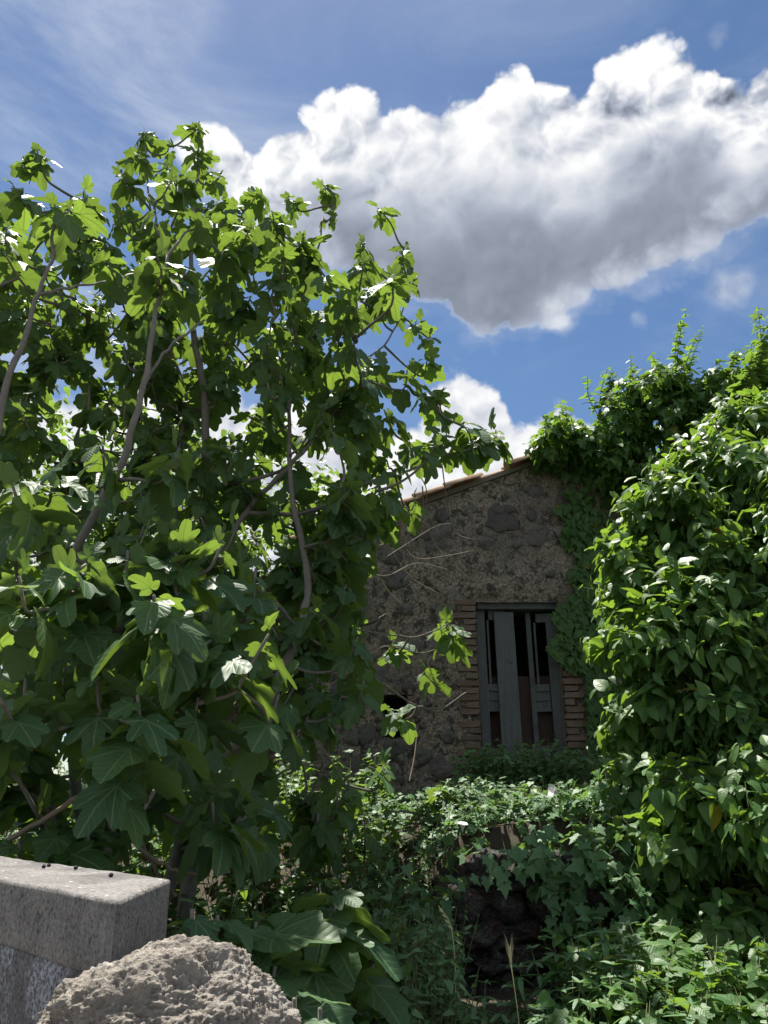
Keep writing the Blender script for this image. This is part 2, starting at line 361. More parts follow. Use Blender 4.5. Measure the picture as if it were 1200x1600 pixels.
def wood_mat():
    m, t = new_mat('weathered_grey_wood'); p = obj_vec(t, True)
    mp = t.nodes.new('ShaderNodeMapping'); mp.inputs['Scale'].default_value = (60, 60, 3); t.links.new(p.k, mp.inputs[0])
    n = tex_noise(t, S(t, mp.outputs[0]), 1.0, 6, 0.65); n2 = tex_noise(t, p, 7, 3, 0.6)
    c = mixc(t, n * 0.8 + n2 * 0.5 - 0.15, (0.052, 0.058, 0.064), (0.20, 0.21, 0.22)); c = mixc(t, n2.ss(0.55, 0.7, 0, 0.6), c, (0.07, 0.066, 0.066))
    finish(t, c, 0.85, n, 0.6, 0.004, 0.2); return m
M['wood'] = wood_mat()

# ------------------------------------------------------------------ leaf templates (blade base at origin, tip along +Y, upper side +Z, length 1)
def fan_leaf(outline, droop, cup, wave, petiole, seed, tz=0.0, wide=1.0, fine=False):
    """outline: half outline from base sinus to tip as (angle from +Y in degrees, radius)"""
    rr = random.Random(seed); half = outline
    if fine:                                                          # smooth outline with a faintly crenate margin
        h2 = []
        for i in range(len(half) - 1):
            (a0, r0), (a1, r1) = half[i], half[i + 1]; rp = half[max(i - 1, 0)][1]; rn = half[min(i + 2, len(half) - 1)][1]
            h2 += [(a0, r0), ((a0 + a1) / 2, (9 * (r0 + r1) - rp - rn) / 16)]
        half = h2 + [half[-1]]
    angs = [(-a, r) for a, r in half] + [(a, r) for a, r in reversed(half[:-1])]
    V = [(0, 0, 0)]; n = len(angs)
    for k, t in enumerate((0.52, 1.0)):
        for a, r in angs:
            q = r * t * (1 + (rr.uniform(-1, 1) * (0.022 if fine else 0.05) if t == 1 else 0)); x, y = q * math.sin(R(a)) * wide, q * math.cos(R(a))
            z = -droop * max(y, 0) ** 2 + cup * abs(x) - (cup * 0.9 + 0.1) * x * x + wave * math.sin(R(a) * 5.0 + seed) * q + tz * x
            V.append((x, y, z))
    F = []
    for i in range(n - 1):
        F.append((0, 1 + i + 1, 1 + i)); a, b, c, d = 1 + i, 2 + i, 1 + n + i, 2 + n + i
        F.append((a, b, d)); F.append((a, d, c))
    uv = [(v[0], v[1]) for v in V]
    if petiole:
        L, w = petiole, 0.014; b = len(V)
        e = Vector((0, -L, -L * 0.55)); mid = Vector((0, -L * 0.5, -L * 0.12))
        for c in (Vector((0, 0.01, -0.004)), mid, e):
            for k in range(3): V.append(tuple(c + Vector((math.cos(k * 2.09) * w, 0, math.sin(k * 2.09) * w))))
        for s_ in (0, 3):
            for k in range(3):
                k2 = (k + 1) % 3; F.append((b + s_ + k, b + s_ + k2, b + s_ + 3 + k2)); F.append((b + s_ + k, b + s_ + 3 + k2, b + s_ + 3 + k))
        uv += [(0.0, 0.0)] * 9
    return np.array(V, np.float32), np.array(F, np.int32), np.array(uv, np.float32)
FIG = []
for s_ in range(15):
    rr = random.Random(s_ + 50); k = (0.25, 0.5, 0.7, 0.9, 1.05)[s_ % 5]          # depth of lobing
    dp = lambda v: 1 - k * v
    o = [(178, 0.10), (158, 0.26), (132, 0.36), (108, 0.42), (90, 0.46 * dp(-0.08)), (72, 0.50 * dp(0.18)), (60, 0.56 * dp(0.36)), (46, 0.67), (33, 0.75 * dp(0.0)), (22, 0.80 * dp(0.34)), (10, 0.93), (0, 1.0)]
    FIG.append(fan_leaf(o, rr.uniform(0.05, 0.5), rr.uniform(-0.05, 0.35), rr.uniform(0.04, 0.10), 0.34, s_, rr.uniform(-0.25, 0.25), rr.uniform(1.0, 1.22), True))
IVY = []                                                                            # lobed climbing leaves
for s_ in range(5):
    rr = random.Random(s_)
    o = [(165, 0.18), (130, 0.42), (100, 0.52), (78, 0.40), (52, 0.66), (30, 0.52), (0, 1.0)]
    IVY.append(fan_leaf(o, rr.uniform(0.05, 0.3), rr.uniform(0.0, 0.2), 0.03, 0.0, s_))
IVA = []                                                                            # ovate leaves of the flowering shoots
for s_ in range(6):
    rr = random.Random(s_ + 9)
    o = [(170, 0.06), (125, 0.20), (80, 0.34), (50, 0.44), (26, 0.62), (10, 0.82), (0, 1.0)]
    IVA.append(fan_leaf(o, rr.uniform(0.15, 0.5), rr.uniform(0.1, 0.45), rr.uniform(0.02, 0.07), 0.25, s_, rr.uniform(-0.2, 0.2)))
LAN = []                                                                            # lance-shaped leaves
for s_ in range(4):
    rr = random.Random(s_ + 30)
    LAN.append(fan_leaf([(160, 0.03), (75, 0.13), (35, 0.27), (18, 0.50), (7, 0.78), (0, 1.0)], rr.uniform(0.1, 0.45), rr.uniform(0.1, 0.4), 0.02, 0.08, s_))

def frame(b, n, roll=0.0):
    b = b.normalized(); n = (n - b * n.dot(b))
    if n.length < 1e-4: n = b.orthogonal()
    n.normalize(); x = b.cross(n)
    if roll: q = Matrix.Rotation(roll, 3, b); n = q @ n; x = q @ x
    return x, b, n
class Bag:
    """all leaves of one plant; the largest in view become parts, the others one joined part"""
    all = []
    def __init__(s, root, templ, mat, nparts=300, name='leaf', rest='foliage'):
        s.root, s.templ, s.mat, s.n, s.rec, s.name, s.rest = root, templ, mat, nparts, [], name, rest; Bag.all.append(s)
    def add(s, attach, b, n, size, roll=0.0, petiole=0.0, t=None):
        x, y, z = frame(b, n, roll)
        base = Vector(attach) + (y * petiole + z * petiole * 0.55) * size
        s.rec.append((base, x, y, z, size, random.randrange(len(s.templ)) if t is None else t))
def finish_bags():
    W, H, C = 150, 200, 8.0
    buf = np.full((H, W), 1e9); info = []
    for bg_ in Bag.all:
        for i, (p, x, y, z, s_, t) in enumerate(bg_.rec):
            c = p + y * (s_ * 0.5); px, py, d = project(c)
            if d < 0.3: continue
            r = s_ * FPX / d * 0.32; q = p + y * s_; qx, qy, _ = project(q); bx_, by_, _ = project(p)
            cells = set()
            for f in (0.2, 0.5, 0.8):
                for sgn in (-0.22, 0, 0.22):
                    w = p + y * (s_ * f) + x * (s_ * sgn); a, b_, dd = project(w)
                    if 0 <= a < 1200 and 0 <= b_ < 1600: cells.add((int(b_ / C), int(a / C)))
            if not cells: continue
            for c_ in cells: buf[c_] = min(buf[c_], d)
            info.append((bg_, i, d, cells, s_ * FPX / d))
    score = {}
    for bg_, i, d, cells, sz in info:
        vis = sum(1 for c_ in cells if d <= buf[c_] + 0.03)
        score.setdefault(id(bg_), []).append((vis * sz if vis > 0 else -1 + sz * 1e-6, i))
    for bg_ in Bag.all:
        sc_ = sorted(score.get(id(bg_), []), reverse=True)[:bg_.n]; pick = set(i for q, i in sc_ if q > 0)
        metas = [mesh(bg_.name, v, f, bg_.mat, uv, np.full(len(v), 0.13 * k % 1.0)) for k, (v, f, uv) in enumerate(bg_.templ)]
        for i in pick:
            p, x, y, z, s_, t = bg_.rec[i]
            Mx = Matrix(((x.x * s_, y.x * s_, z.x * s_, p.x), (x.y * s_, y.y * s_, z.y * s_, p.y), (x.z * s_, y.z * s_, z.z * s_, p.z), (0, 0, 0, 1)))
            link(bg_.name, metas[t], bg_.root, Mx)
        Vs, Fs, Us, Rs, off = [], [], [], [], 0
        for k, (v, f, uv) in enumerate(bg_.templ):
            idx = [i for i, r in enumerate(bg_.rec) if r[5] == k and i not in pick]
            if not idx: continue
            X = np.array([[bg_.rec[i][1], bg_.rec[i][2], bg_.rec[i][3]] for i in idx], np.float32) * np.array([bg_.rec[i][4] for i in idx], np.float32)[:, None, None]
            P = np.array([bg_.rec[i][0] for i in idx], np.float32)
            vv = np.einsum('vk,nkc->nvc', v, X) + P[:, None, :]
            Vs.append(vv.reshape(-1, 3)); Fs.append((f[None] + (np.arange(len(idx)) * len(v))[:, None, None] + off).reshape(-1, 3))
            Us.append(np.tile(uv, (len(idx), 1))); Rs.append(np.repeat(rng.random(len(idx)), len(v))); off += len(idx) * len(v)
        if Vs:
            me = mesh(bg_.rest, np.concatenate(Vs), np.concatenate(Fs), bg_.mat, np.concatenate(Us), np.concatenate(Rs))
            tag(link(bg_.rest, me, bg_.root), kind='stuff')
UP = Vector((0, 0, 1))
def rvec(): 
    while True:
        v = Vector((random.uniform(-1, 1), random.uniform(-1, 1), random.uniform(-1, 1)))
        if 0.05 < v.length < 1: return v.normalized()

# ================================================================== THE SETTING
def sm(a, b, x): t = min(max((x - a) / (b - a), 0), 1); return t * t * (3 - 2 * t)
def ground_z(x, y):
    if y > 40: return 1.5 * sm(90, 40, y) 
    h = 0.75 * sm(1.5, 3.4, y) + 0.72 * ((lambda k: k * sm(4.42, 4.60, y) + (1 - k) * sm(3.6, 6.2, y))(sm(0.05, 0.35, x)))
    h += 0.16 * sm(5.0, 7.0, y) * sm(0.1, 0.6, x)
    if 1.5 < y < 12: h += 0.10 * fbm(Vector((x * 0.9, y * 0.9, 0.3)), 3) * sm(1.5, 2.4, y)
    return h
xs = sorted(set([-3000, -800, -200, -60, -25, -14] + list(np.linspace(-9, 9, 91)) + [14, 25, 60, 200, 800, 3000]))
ys = sorted(set([-3000, -600, -100, -20, -6, -2, 0, 1.0] + list(np.linspace(1.2, 12, 73)) + [14, 20, 35, 60, 120, 400, 1200, 4000]))
GV = [(x, y, ground_z(x, y)) for y in ys for x in xs]; nx = len(xs)
GF = [(j * nx + i, j * nx + i + 1, (j + 1) * nx + i + 1, (j + 1) * nx + i) for j in range(len(ys) - 1) for i in range(nx - 1)]
tag(link('ground', mesh('ground', GV, GF, M['soil'])), kind='structure')
rv = [(-6, -3.0, 0.006), (6, -3.0, 0.006), (6, 0.62, 0.006), (-6, 0.62, 0.006)]
tag(link('road', mesh('road', rv, [(0, 1, 2, 3)], M['lane'], smooth=False)), kind='structure')

# ------------------------------------------------------------------ house
HY = 7.5
house = empty('stone_house', at(800, 1262, HY), 'abandoned rubble stone house with a shuttered window under its gable', 'house')
def wx(px, py=1000): return at(px, py, HY).x
def wz(py): return at(600, py, HY).z
r0, r1 = at(640, 797, HY), at(850, 722, HY)
slope = (r1.z - r0.z) / (r1.x - r0.x)
ridge_x = wx(930, 700)
def roof_z(x): return r0.z + slope * (x - r0.x) if x < ridge_x else r0.z + slope * (2 * ridge_x - x - r0.x)
wl, wr = wx(470), wx(1120)
win = (wx(748, 1070), wx(879, 1070), wz(1196), wz(941))                 # x0 x1 z0 z1
hole = (at(600, 1120, HY).x, at(636, 1120, HY).x, wz(1150), wz(1085))
step = 0.022; nxw = int((wr - wl) / step); zb = 1.25; zt = roof_z(ridge_x); nzw = int((zt - zb) / step)
V = []; F = []; idx = {}
def wv(i, j):
    if (i, j) in idx: return idx[(i, j)]
    x = wl + (wr - wl) * i / nxw; z = min(zb + (zt - zb) * j / nzw, roof_z(x))
    p = Vector((x, 0, z)); d = 0.020 * fbm(p * 3.0, 4) + 0.014 * fbm(p * 14.0, 3)
    c = mnoise.voronoi(p * 7.5)[0][0]; d += 0.014 * max(0.0, 0.42 - c)      # half-buried stones
    for (a, b, c0, c1) in (win, hole):                                   # soft crumbling rim
        e = max(a - x, x - b, c0 - z, z - c1)
        if 0 <= e < 0.08: d -= 0.03 * (1 - e / 0.08)
    idx[(i, j)] = len(V); V.append((x, HY - d, z)); return idx[(i, j)]
for i in range(nxw):
    for j in range(nzw):
        x = wl + (wr - wl) * (i + 0.5) / nxw; z = zb + (zt - zb) * (j + 0.5) / nzw
        if zb + (zt - zb) * j / nzw > roof_z(x): continue
        if any(a < x < b and c < z < d for a, b, c, d in (win, (hole[0] + 0.02 * mnoise.noise(Vector((0, 0, z * 9))), hole[1] + 0.04 * mnoise.noise(Vector((4, 0, z * 12))), hole[2], hole[3]))): continue
        F.append((wv(i, j), wv(i + 1, j), wv(i + 1, j + 1), wv(i, j + 1)))
wall = link('wall', mesh('wall', V, F, M['wall']), house)
# reveals (wall thickness) and the dark room behind
V = []; F = []
for (a, b, c, d), dep in ((win, 0.40), (hole, 0.35)):
    y0, y1 = HY - 0.004, HY + dep
    for q in ([(a, y0, c), (a, y1, c), (a, y1, d), (a, y0, d)], [(b, y0, c), (b, y0, d), (b, y1, d), (b, y1, c)], [(a, y0, d), (a, y1, d), (b, y1, d), (b, y0, d)], [(a, y0, c), (b, y0, c), (b, y1, c), (a, y1, c)]):
        k = len(V); V += q; F.append((k, k + 1, k + 2, k + 3))
link('reveal', mesh('reveal', V, F, M['mortar'], smooth=False), house)
V = []; F = []
for (x0, x1, y0, y1, z0, z1) in ((wl, wl + 0.4, HY + 0.05, HY + 4.5, zb, roof_z(wl) - 0.02), (wr - 0.4, wr, HY + 0.05, HY + 4.5, zb, roof_z(wr) - 0.02), (wl + 0.41, wr - 0.41, HY + 2.1, HY + 2.4, zb, roof_z(ridge_x) - 0.25)):
    k = len(V); V += box_v(x0, x1, y0, y1, z0, z1); F += box_faces(k)
link('side_wall', mesh('side_wall', V, F, M['wall'], smooth=False), house)
V = box_v(wl + 0.42, wr - 0.42, HY + 0.42, HY + 4.05, zb - 0.2, zb + 0.1); link('floor_slab', mesh('floor_slab', V, box_faces(), M['inside'], smooth=False), house)
# roof: slab both sides and barrel tiles in columns on the left slope
roof = bpy.data.objects.new('roof', None); COL.objects.link(roof); roof.parent = house
V = []; F = []
for x0, x1 in ((wl - 0.12, ridge_x), (ridge_x, wr + 0.12)):
    za, zb_ = roof_z(x0) + 0.004, roof_z(x1) + 0.004; k = len(V)
    V += [(x0, HY - 0.03, za), (x1, HY - 0.03, zb_), (x1, HY + 4.6, zb_), (x0, HY + 4.6, za), (x0, HY - 0.03, za + 0.05), (x1, HY - 0.03, zb_ + 0.05), (x1, HY + 4.6, zb_ + 0.05), (x0, HY + 4.6, za + 0.05)]
    F += box_faces(k)
link('roof_slab', mesh('roof_slab', V, F, M['mortar'], smooth=False), roof)
def tile_mesh(seed):
    rr = random.Random(seed); V = []; F = []; L, n = 0.40, 7
    for s_, z0 in ((0, 0.0), (1, 0.016)):
        for e in (0, 1):
            rad = (0.088 if e == 0 else 0.072) + (0.0 if s_ else -0.013)
            for k in range(n):
                a = math.pi * k / (n - 1); V.append((L * e + rr.uniform(-.004, .004), math.cos(a) * rad, math.sin(a) * rad * 0.75 + rr.uniform(-.002, .002)))
    g = lambda s_, e, k: s_ * 2 * n + e * n + k
    for k in range(n - 1):
        F.append((g(1, 0, k), g(1, 0, k + 1), g(1, 1, k + 1), g(1, 1, k))); F.append((g(0, 0, k + 1), g(0, 0, k), g(0, 1, k), g(0, 1, k + 1)))
        F.append((g(0, 0, k), g(0, 0, k + 1), g(1, 0, k + 1), g(1, 0, k))); F.append((g(0, 1, k + 1), g(0, 1, k), g(1, 1, k), g(1, 1, k + 1)))
    return mesh('tile', V, F, M['tile'])
TM = [tile_mesh(i) for i in range(5)]
th = math.atan(slope); ncol = 8; L_slope = (ridge_x - wl + 0.15) / math.cos(th)
for c in range(ncol):
    for k in range(int(L_slope / 0.33)):
        x = wl - 0.16 + k * 0.33 * math.cos(th); 
        if c == 0 and random.random() < 0.06: continue
        Mx = Matrix.Translation((x, HY - 0.055 + c * 0.185 + random.uniform(-.02, .012), roof_z(x) + 0.060 + random.uniform(0, .02))) @ Matrix.Rotation(-th + 0.05 + random.uniform(-.03, .03), 4, 'Y') @ Matrix.Rotation(random.uniform(-.05, .05), 4, 'Z')
        link('tile', random.choice(TM), roof, Mx)
# bricks of the window jambs
def brick_mesh(seed):
    rr = random.Random(seed); V = box_v(-0.5, 0.5, 0, 1, -0.5, 0.5); V2 = []
    for v in V: V2.append((v[0] + rr.uniform(-.07, .07), v[1] + rr.uniform(-.05, .05), v[2] + rr.uniform(-.1, .1)))
    # bevel by hand: inset front face ring
    b = len(V2); fr = [V2[i] for i in (0, 1, 5, 4)]; cx = sum(v[0] for v in fr) / 4; cz = sum(v[2] for v in fr) / 4
    for v in fr: V2.append((cx + (v[0] - cx) * 0.88, v[1] - 0.04 - rr.uniform(0, .06), cz + (v[2] - cz) * 0.86))
    F = [(0, 3, 2, 1), (4, 5, 6, 7), (1, 2, 6, 5), (2, 3, 7, 6), (3, 0, 4, 7), (b, b + 1, b + 2, b + 3)]
    o = (0, 1, 5, 4)
    for k in range(4): F.append((o[k], o[(k + 1) % 4], b + (k + 1) % 4, b + k))
    return mesh('brick', V2, F, M['brick'], smooth=False)
BM = [brick_mesh(i) for i in range(6)]
def brick_stack(xe, side, z0, z1, wmin, wmax):
    z = z0; k = 0
    while z < z1:
        h = random.uniform(0.045, 0.058); w = random.uniform(wmin, wmax) * (1.25 if k % 2 else 0.85)
        if random.random() < 0.07: z += h; k += 1; continue
        xc = xe + side * w / 2
        link('brick', random.choice(BM), house, Matrix.Translation((xc, HY - 0.022 + random.uniform(-.010, .008), z + h / 2)) @ Matrix.Rotation(random.uniform(-.03, .03), 4, 'Y') @ Matrix.Diagonal((w, 0.10, h, 1)))
        z += h + random.uniform(0.010, 0.016); k += 1
brick_stack(win[0] - 0.004, -1, wz(1238), win[3] + 0.02, 0.13, 0.18)
brick_stack(win[1] + 0.004, 1, wz(1238), win[3], 0.10, 0.21)
brick_stack(hole[1] + 0.005, 1, hole[2] - 0.02, hole[3] + 0.02, 0.05, 0.09)
# dark lava stones set into the wall
def stone_mesh(seed, sub=2, rough=0.35, cube=0.0, mat='lava'):
    import bmesh
    bm = bmesh.new(); bmesh.ops.create_icosphere(bm, subdivisions=sub, radius=1)
    for v in bm.verts:
        p = v.co + Vector((seed * 7.3, 1, 2)); mxc = max(abs(v.co.x), abs(v.co.y), abs(v.co.z)); v.co = v.co * (1 - cube) + v.co / mxc * cube; v.co *= 1 + rough * mnoise.noise(p * 1.1) + rough * 0.55 * mnoise.noise(p * 2.7) + (rough * 0.3 * fbm(p * 6.0, 3) if sub > 3 else 0)
    me = bpy.data.meshes.new('stone'); bm.to_mesh(me); bm.free(); me.materials.append(M[mat])
    me.polygons.foreach_set('use_smooth', np.ones(len(me.polygons), bool)); return me
SM = [stone_mesh(i, 3 if i < 4 else 2, 0.7) for i in range(8)]
stones = [(783, 811, 52, 30), (839, 770, 30, 22), (843, 839, 46, 30), (882, 781, 26, 24), (680, 852, 34, 22), (687, 830, 44, 22), (759, 852, 22, 18), (830, 804, 18, 18), (620, 905, 46, 26), (600, 870, 34, 24), (560, 940, 44, 28),
          (618, 1172, 40, 26), (575, 1150, 34, 30), (660, 1180, 26, 20), (700, 1150, 24, 20), (690, 1200, 40, 22), (585, 1060, 40, 30), (540, 1020, 36, 26), (650, 1010, 22, 20), (640, 1075, 18, 18), (560, 985, 30, 20), (900, 830, 26, 20), (530, 1100, 40, 40), (500, 1000, 50, 36), (510, 930, 40, 26), (550, 1200, 40, 30)]
rs = random.Random(3)
for _ in range(150):
    px, py = rs.uniform(500, 915), rs.uniform(745, 1230)
    if py > 860 and px > 640 and rs.random() < 0.75: continue
    s_ = rs.choice((7, 8, 9, 11, 14, 18)); stones.append((px, py, s_ * rs.uniform(1, 1.5), s_))
for px, py, w, h in stones:
    p = at(px, py, HY); k = 7.9 / FPX / 2
    if p.z > roof_z(p.x) - h * k - 0.02: continue
    if any(a - 0.16 < p.x < b + 0.16 and c - 0.1 < p.z < d + 0.06 for a, b, c, d in (win,)): continue
    if any(a - 0.02 < p.x < b + 0.02 and c - 0.02 < p.z < d + 0.02 for a, b, c, d in (hole,)): continue
    link('stone', rs.choice(SM[:4] if w > 20 else SM[4:]), house, Matrix.Translation((p.x, HY + 0.004, p.z)) @ Matrix.Rotation(rs.uniform(-.5, .5), 4, 'Y') @ Matrix.Diagonal((w * k, 0.026, h * k, 1)) @ Matrix.Rotation(rs.uniform(0, 6), 4, 'Y'))
# the window: sill, two weathered shutters, a loose board, red-brown inner panel
wnd = bpy.data.objects.new('window', None); COL.objects.link(wnd); wnd.parent = house
WY = HY + 0.10
def plate(name, px0, px1, py0, py1, y0, y1, mat, parent=wnd, tilt=0.0, skew=0.0):
    """board between photo columns/rows on the wall plane; skew follows the sagging joinery"""
    kx = 7.5 / HY
    a, b = wx(px0, (py0 + py1) / 2), wx(px1, (py0 + py1) / 2); c, d = wz(py1), wz(py0); e = 0.004
    V = [];  zm = (c + d) / 2
    for (x0, x1, yy0, yy1, z0, z1) in ((a, b, y0, y1, c, d),): V = box_v(x0, x1, yy0, yy1, z0, z1)
    V = [(x + skew * (zm - z), y, z + tilt * (x - (a + b) / 2)) for x, y, z in V]
    me = mesh(name, V, box_faces(), M[mat], smooth=False); o = link(name, me, parent)
    bv = o.modifiers.new('bevel', 'BEVEL'); bv.width = e; bv.segments = 1; return o
SK = 0.012
plate('sill', 745, 884, 1190, 1202, HY - 0.03, HY + 0.36, 'mortar')
def shutter(x0, x1, y0, y1, ytop, s0, s1):
    """one shutter leaf: two stiles, rails, mouldings; the upper light is empty, the lower panel missing"""
    sh = bpy.data.objects.new('shutter', None); COL.objects.link(sh); sh.parent = house
    plate('stile', x0, x0 + s0, y0, y1, WY, WY + 0.035, 'wood', sh, 0, SK); plate('stile', x1 - s1, x1, y0 + 4, y1, WY, WY + 0.035, 'wood', sh, 0, SK)
    xa, xb = x0 + s0 - 0.2, x1 - s1 + 0.2
    plate('rail', xa, xb, y0 + 2, ytop, WY + 0.004, WY + 0.033, 'wood', sh, 0, SK)
    plate('rail', xa, xb, 1066, 1110, WY + 0.006, WY + 0.03, 'wood', sh, 0.02, SK)
    plate('rail', xa, xb, y1 - 24, y1, WY + 0.004, WY + 0.033, 'wood', sh, 0, SK)
    plate('moulding', xa + 2, xb - 2, 1074, 1078, WY - 0.008, WY + 0.012, 'wood', sh, 0.02, SK); plate('moulding', xa + 2, xb - 2, 1090, 1093, WY - 0.008, WY + 0.012, 'wood', sh, 0.02, SK)
    plate('bead', xa, xa + 3.5, ytop, 1066, WY + 0.008, WY + 0.028, 'wood', sh, 0, SK); plate('bead', xa, xa + 4, 1110, y1 - 24, WY + 0.008, WY + 0.028, 'wood', sh, 0, SK)
    return sh
shutter(750, 800, 948, 1192, 965, 15, 9)
sr = shutter(832, 880, 952, 1188, 968, 8, 16)                  # stands a little ajar, into the room
hp = Vector((wx(880, 1070), WY, 0)) - house.location; sr.matrix_basis = Matrix.Translation(hp) @ Matrix.Rotation(R(-11), 4, 'Z') @ Matrix.Translation(-hp)
plate('board', 780, 812, 954, 1193, WY - 0.035, WY - 0.012, 'wood', wnd, 0, SK + 0.004)
plate('inner_panel', 752, 880, 1052, 1192, WY + 0.10, WY + 0.13, 'redwood')
plate('lintel', 746, 882, 936, 950, HY + 0.04, HY + 0.38, 'wood')

# ------------------------------------------------------------------ low shed with tiled roof beyond the fig
SY = 9.0
shed = empty('tiled_shed', (at(330, 1200, SY).x, SY, 1.3), 'low stone outbuilding with red roof tiles glimpsed behind the fig tree', 'outbuilding')
xa, xb, ze = at(150, 900, SY).x, at(520, 900, SY).x, at(385, 912, SY).z
V = []; F = []
nn = 40
for i in range(nn + 1):
    for j in range(nn + 1):
        x = xa + (xb - xa) * i / nn; z = 1.2 + (ze - 1.2) * j / nn; V.append((x, SY - 0.05 * fbm(Vector((x * 4, 3, z * 4)), 4), z))
F = [(i * (nn + 1) + j, (i + 1) * (nn + 1) + j, (i + 1) * (nn + 1) + j + 1, i * (nn + 1) + j + 1) for i in range(nn) for j in range(nn)]
link('wall', mesh('wall', V, F, M['wall']), shed)
V = box_v(xa, xa + 0.3, SY + 0.06, SY + 2.6, 1.2, ze - 0.01) + box_v(xb - 0.3, xb, SY + 0.06, SY + 2.6, 1.2, ze - 0.01) + box_v(xa + 0.31, xb - 0.31, SY + 2.3, SY + 2.6, 1.2, ze + 0.5)
link('side_wall', mesh('side_wall', V, box_faces() + box_faces(8) + box_faces(16), M['wall'], smooth=False), shed)
V = [(xa - .1, SY - .1, ze + .004), (xb + .1, SY - .1, ze + .004), (xb + .1, SY + 2.7, ze + .7), (xa - .1, SY + 2.7, ze + .7)]; V = V + [(x, y, z + 0.04) for x, y, z in V]
link('roof_slab', mesh('roof_slab', V, box_faces(), M['mortar'], smooth=False), shed)
ts = math.atan(0.7 / 2.8)
for c in range(int((xb - xa) / 0.19) + 1):
    for k in range(4):
        y = SY - 0.15 + k * 0.33; Mx = Matrix.Translation((xa + c * 0.19, y, ze + 0.05 + (y - SY + 0.1) * 0.25 + random.uniform(0, .01))) @ Matrix.Rotation(math.pi / 2, 4, 'Z') @ Matrix.Rotation(-ts + 0.05, 4, 'Y') @ Matrix.Rotation(random.uniform(-.05, .05), 4, 'Z')
        link('tile', random.choice(TM), shed, Mx)

# ------------------------------------------------------------------ lava stone retaining wall
LY = 4.2
lw = empty('lava_stone_wall', (at(780, 1600, LY).x, LY, 0.5), 'ruined dark lava stone retaining wall hung with ivy', 'wall')
LM = [stone_mesh(20 + i, 4, 0.40, 0.3, mat='lavawall') for i in range(8)]
z = 0.45; row = 0
while z < 1.36:
    h = random.uniform(0.11, 0.19); x = at(672, 1500, LY).x + random.uniform(0, 0.08)
    while x < 2.2:
        w = random.uniform(0.12, 0.27)
        top = 1.36 - 0.10 * sm(0.45, 0.25, x)
        if z + h * 0.6 < top:
            link('stone', random.choice(LM), lw, Matrix.Translation((x + w / 2, LY + 0.12 + random.uniform(-.03, .03), z + h / 2)) @ Matrix.Rotation(random.uniform(-.15, .15), 4, 'Y') @ Matrix.Diagonal((w * 0.56, random.uniform(0.13, 0.20), h * 0.60, 1)) @ Matrix.Rotation(random.uniform(0, 6.28), 4, 'Z'))
        x += w * 0.95
    z += h * 0.92

# ------------------------------------------------------------------ concrete parapet end and boulder
def at_z(px, py, z):
    r = ray(px, py); return Vector((0, 0, CAM_Z)) + r * ((z - CAM_Z) / r.z)
PZ = 1.482
c0 = at_z(185, 1408, PZ); c1 = at_z(268, 1373, PZ); cl = at_z(0, 1374, PZ)
u = (cl - c0).normalized(); w = (c1 - c0); TH = w.length; w.normalize()      # the end is cut a little askew
par = empty('concrete_parapet', (c0.x, c0.y, 0), 'weathered concrete parapet end with flat sunlit top', 'parapet')
def rough_block(name, o, ax, ay, Lx, Ly, z0, z1, mat, amp, st, bev):
    """box with rounded, chipped edges built as six displaced grids"""
    import bmesh
    bm = bmesh.new(); bmesh.ops.create_cube(bm, size=1)
    for v in bm.verts: v.co = Vector(((v.co.x + .5) * Lx, (v.co.y + .5) * Ly, z0 + (v.co.z + .5) * (z1 - z0)))
    bmesh.ops.bevel(bm, geom=bm.edges[:], offset=bev, segments=2, affect='EDGES', profile=0.6)
    for _ in range(7):
        es = [e for e in bm.edges if e.calc_length() > st]
        if not es: break
        bmesh.ops.subdivide_edges(bm, edges=es, cuts=1, use_grid_fill=True)
    bmesh.ops.triangulate(bm, faces=[f for f in bm.faces if len(f.verts) > 4]); bm.normal_update()
    nrm = [v.normal.copy() for v in bm.verts]
    for v, n in zip(bm.verts, nrm):
        p = v.co.copy(); d = amp * (fbm(p * 9 + Vector((3, 1, 7)), 4) + 0.6 * fbm(p * 40, 3))
        v.co = Vector(o) * Vector((1, 1, 0)) + ax * p.x + ay * p.y + UP * p.z
        v.co += (ax * n.x + ay * n.y + UP * n.z) * d
    bmesh.ops.recalc_face_normals(bm, faces=bm.faces[:])
    me = bpy.data.meshes.new(name); bm.to_mesh(me); bm.free(); me.materials.append(M[mat]); me.polygons.foreach_set('use_smooth', np.ones(len(me.polygons), bool)); return me
link('cap', rough_block('cap', c0, u, w, 3.0, TH, PZ - 0.085, PZ, 'conc', 0.0016, 0.02, 0.006), par)
link('parapet_wall', rough_block('parapet_wall', c0 + u * 0.003 + w * 0.003, u, w, 2.99, TH - 0.006, -0.05, PZ - 0.082, 'concrough', 0.002, 0.03, 0.006), par)
link('core', rough_block('core', Vector((at(684, 1500, LY).x, LY + 0.07, 0)), Vector((1, 0, 0)), Vector((0, 1, 0)), 1.8, 0.40, 0.3, 1.22, 'lavawall', 0.030, 0.03, 0.05), lw)
# berries lying on the cap
for k, (px, py) in enumerate(((68, 1357), (76, 1355), (118, 1359), (173, 1371))):
    p = at_z(px, py, PZ); me = stone_mesh(60 + k, 2, 0.08, mat='berry')
    o = link('berry', me, None, Matrix.Translation(p + UP * 0.0034) @ Matrix.Diagonal((0.0038, 0.0038, 0.0036, 1)))
    tag(o, ('small dark berry of a touching pair, farther from the parapet end', 'small dark berry of a touching pair, nearer the parapet end', 'small dark berry alone on the middle of the parapet top', 'small dark berry nearest the end corner of the parapet')[k], 'berry', 'berries on the parapet')
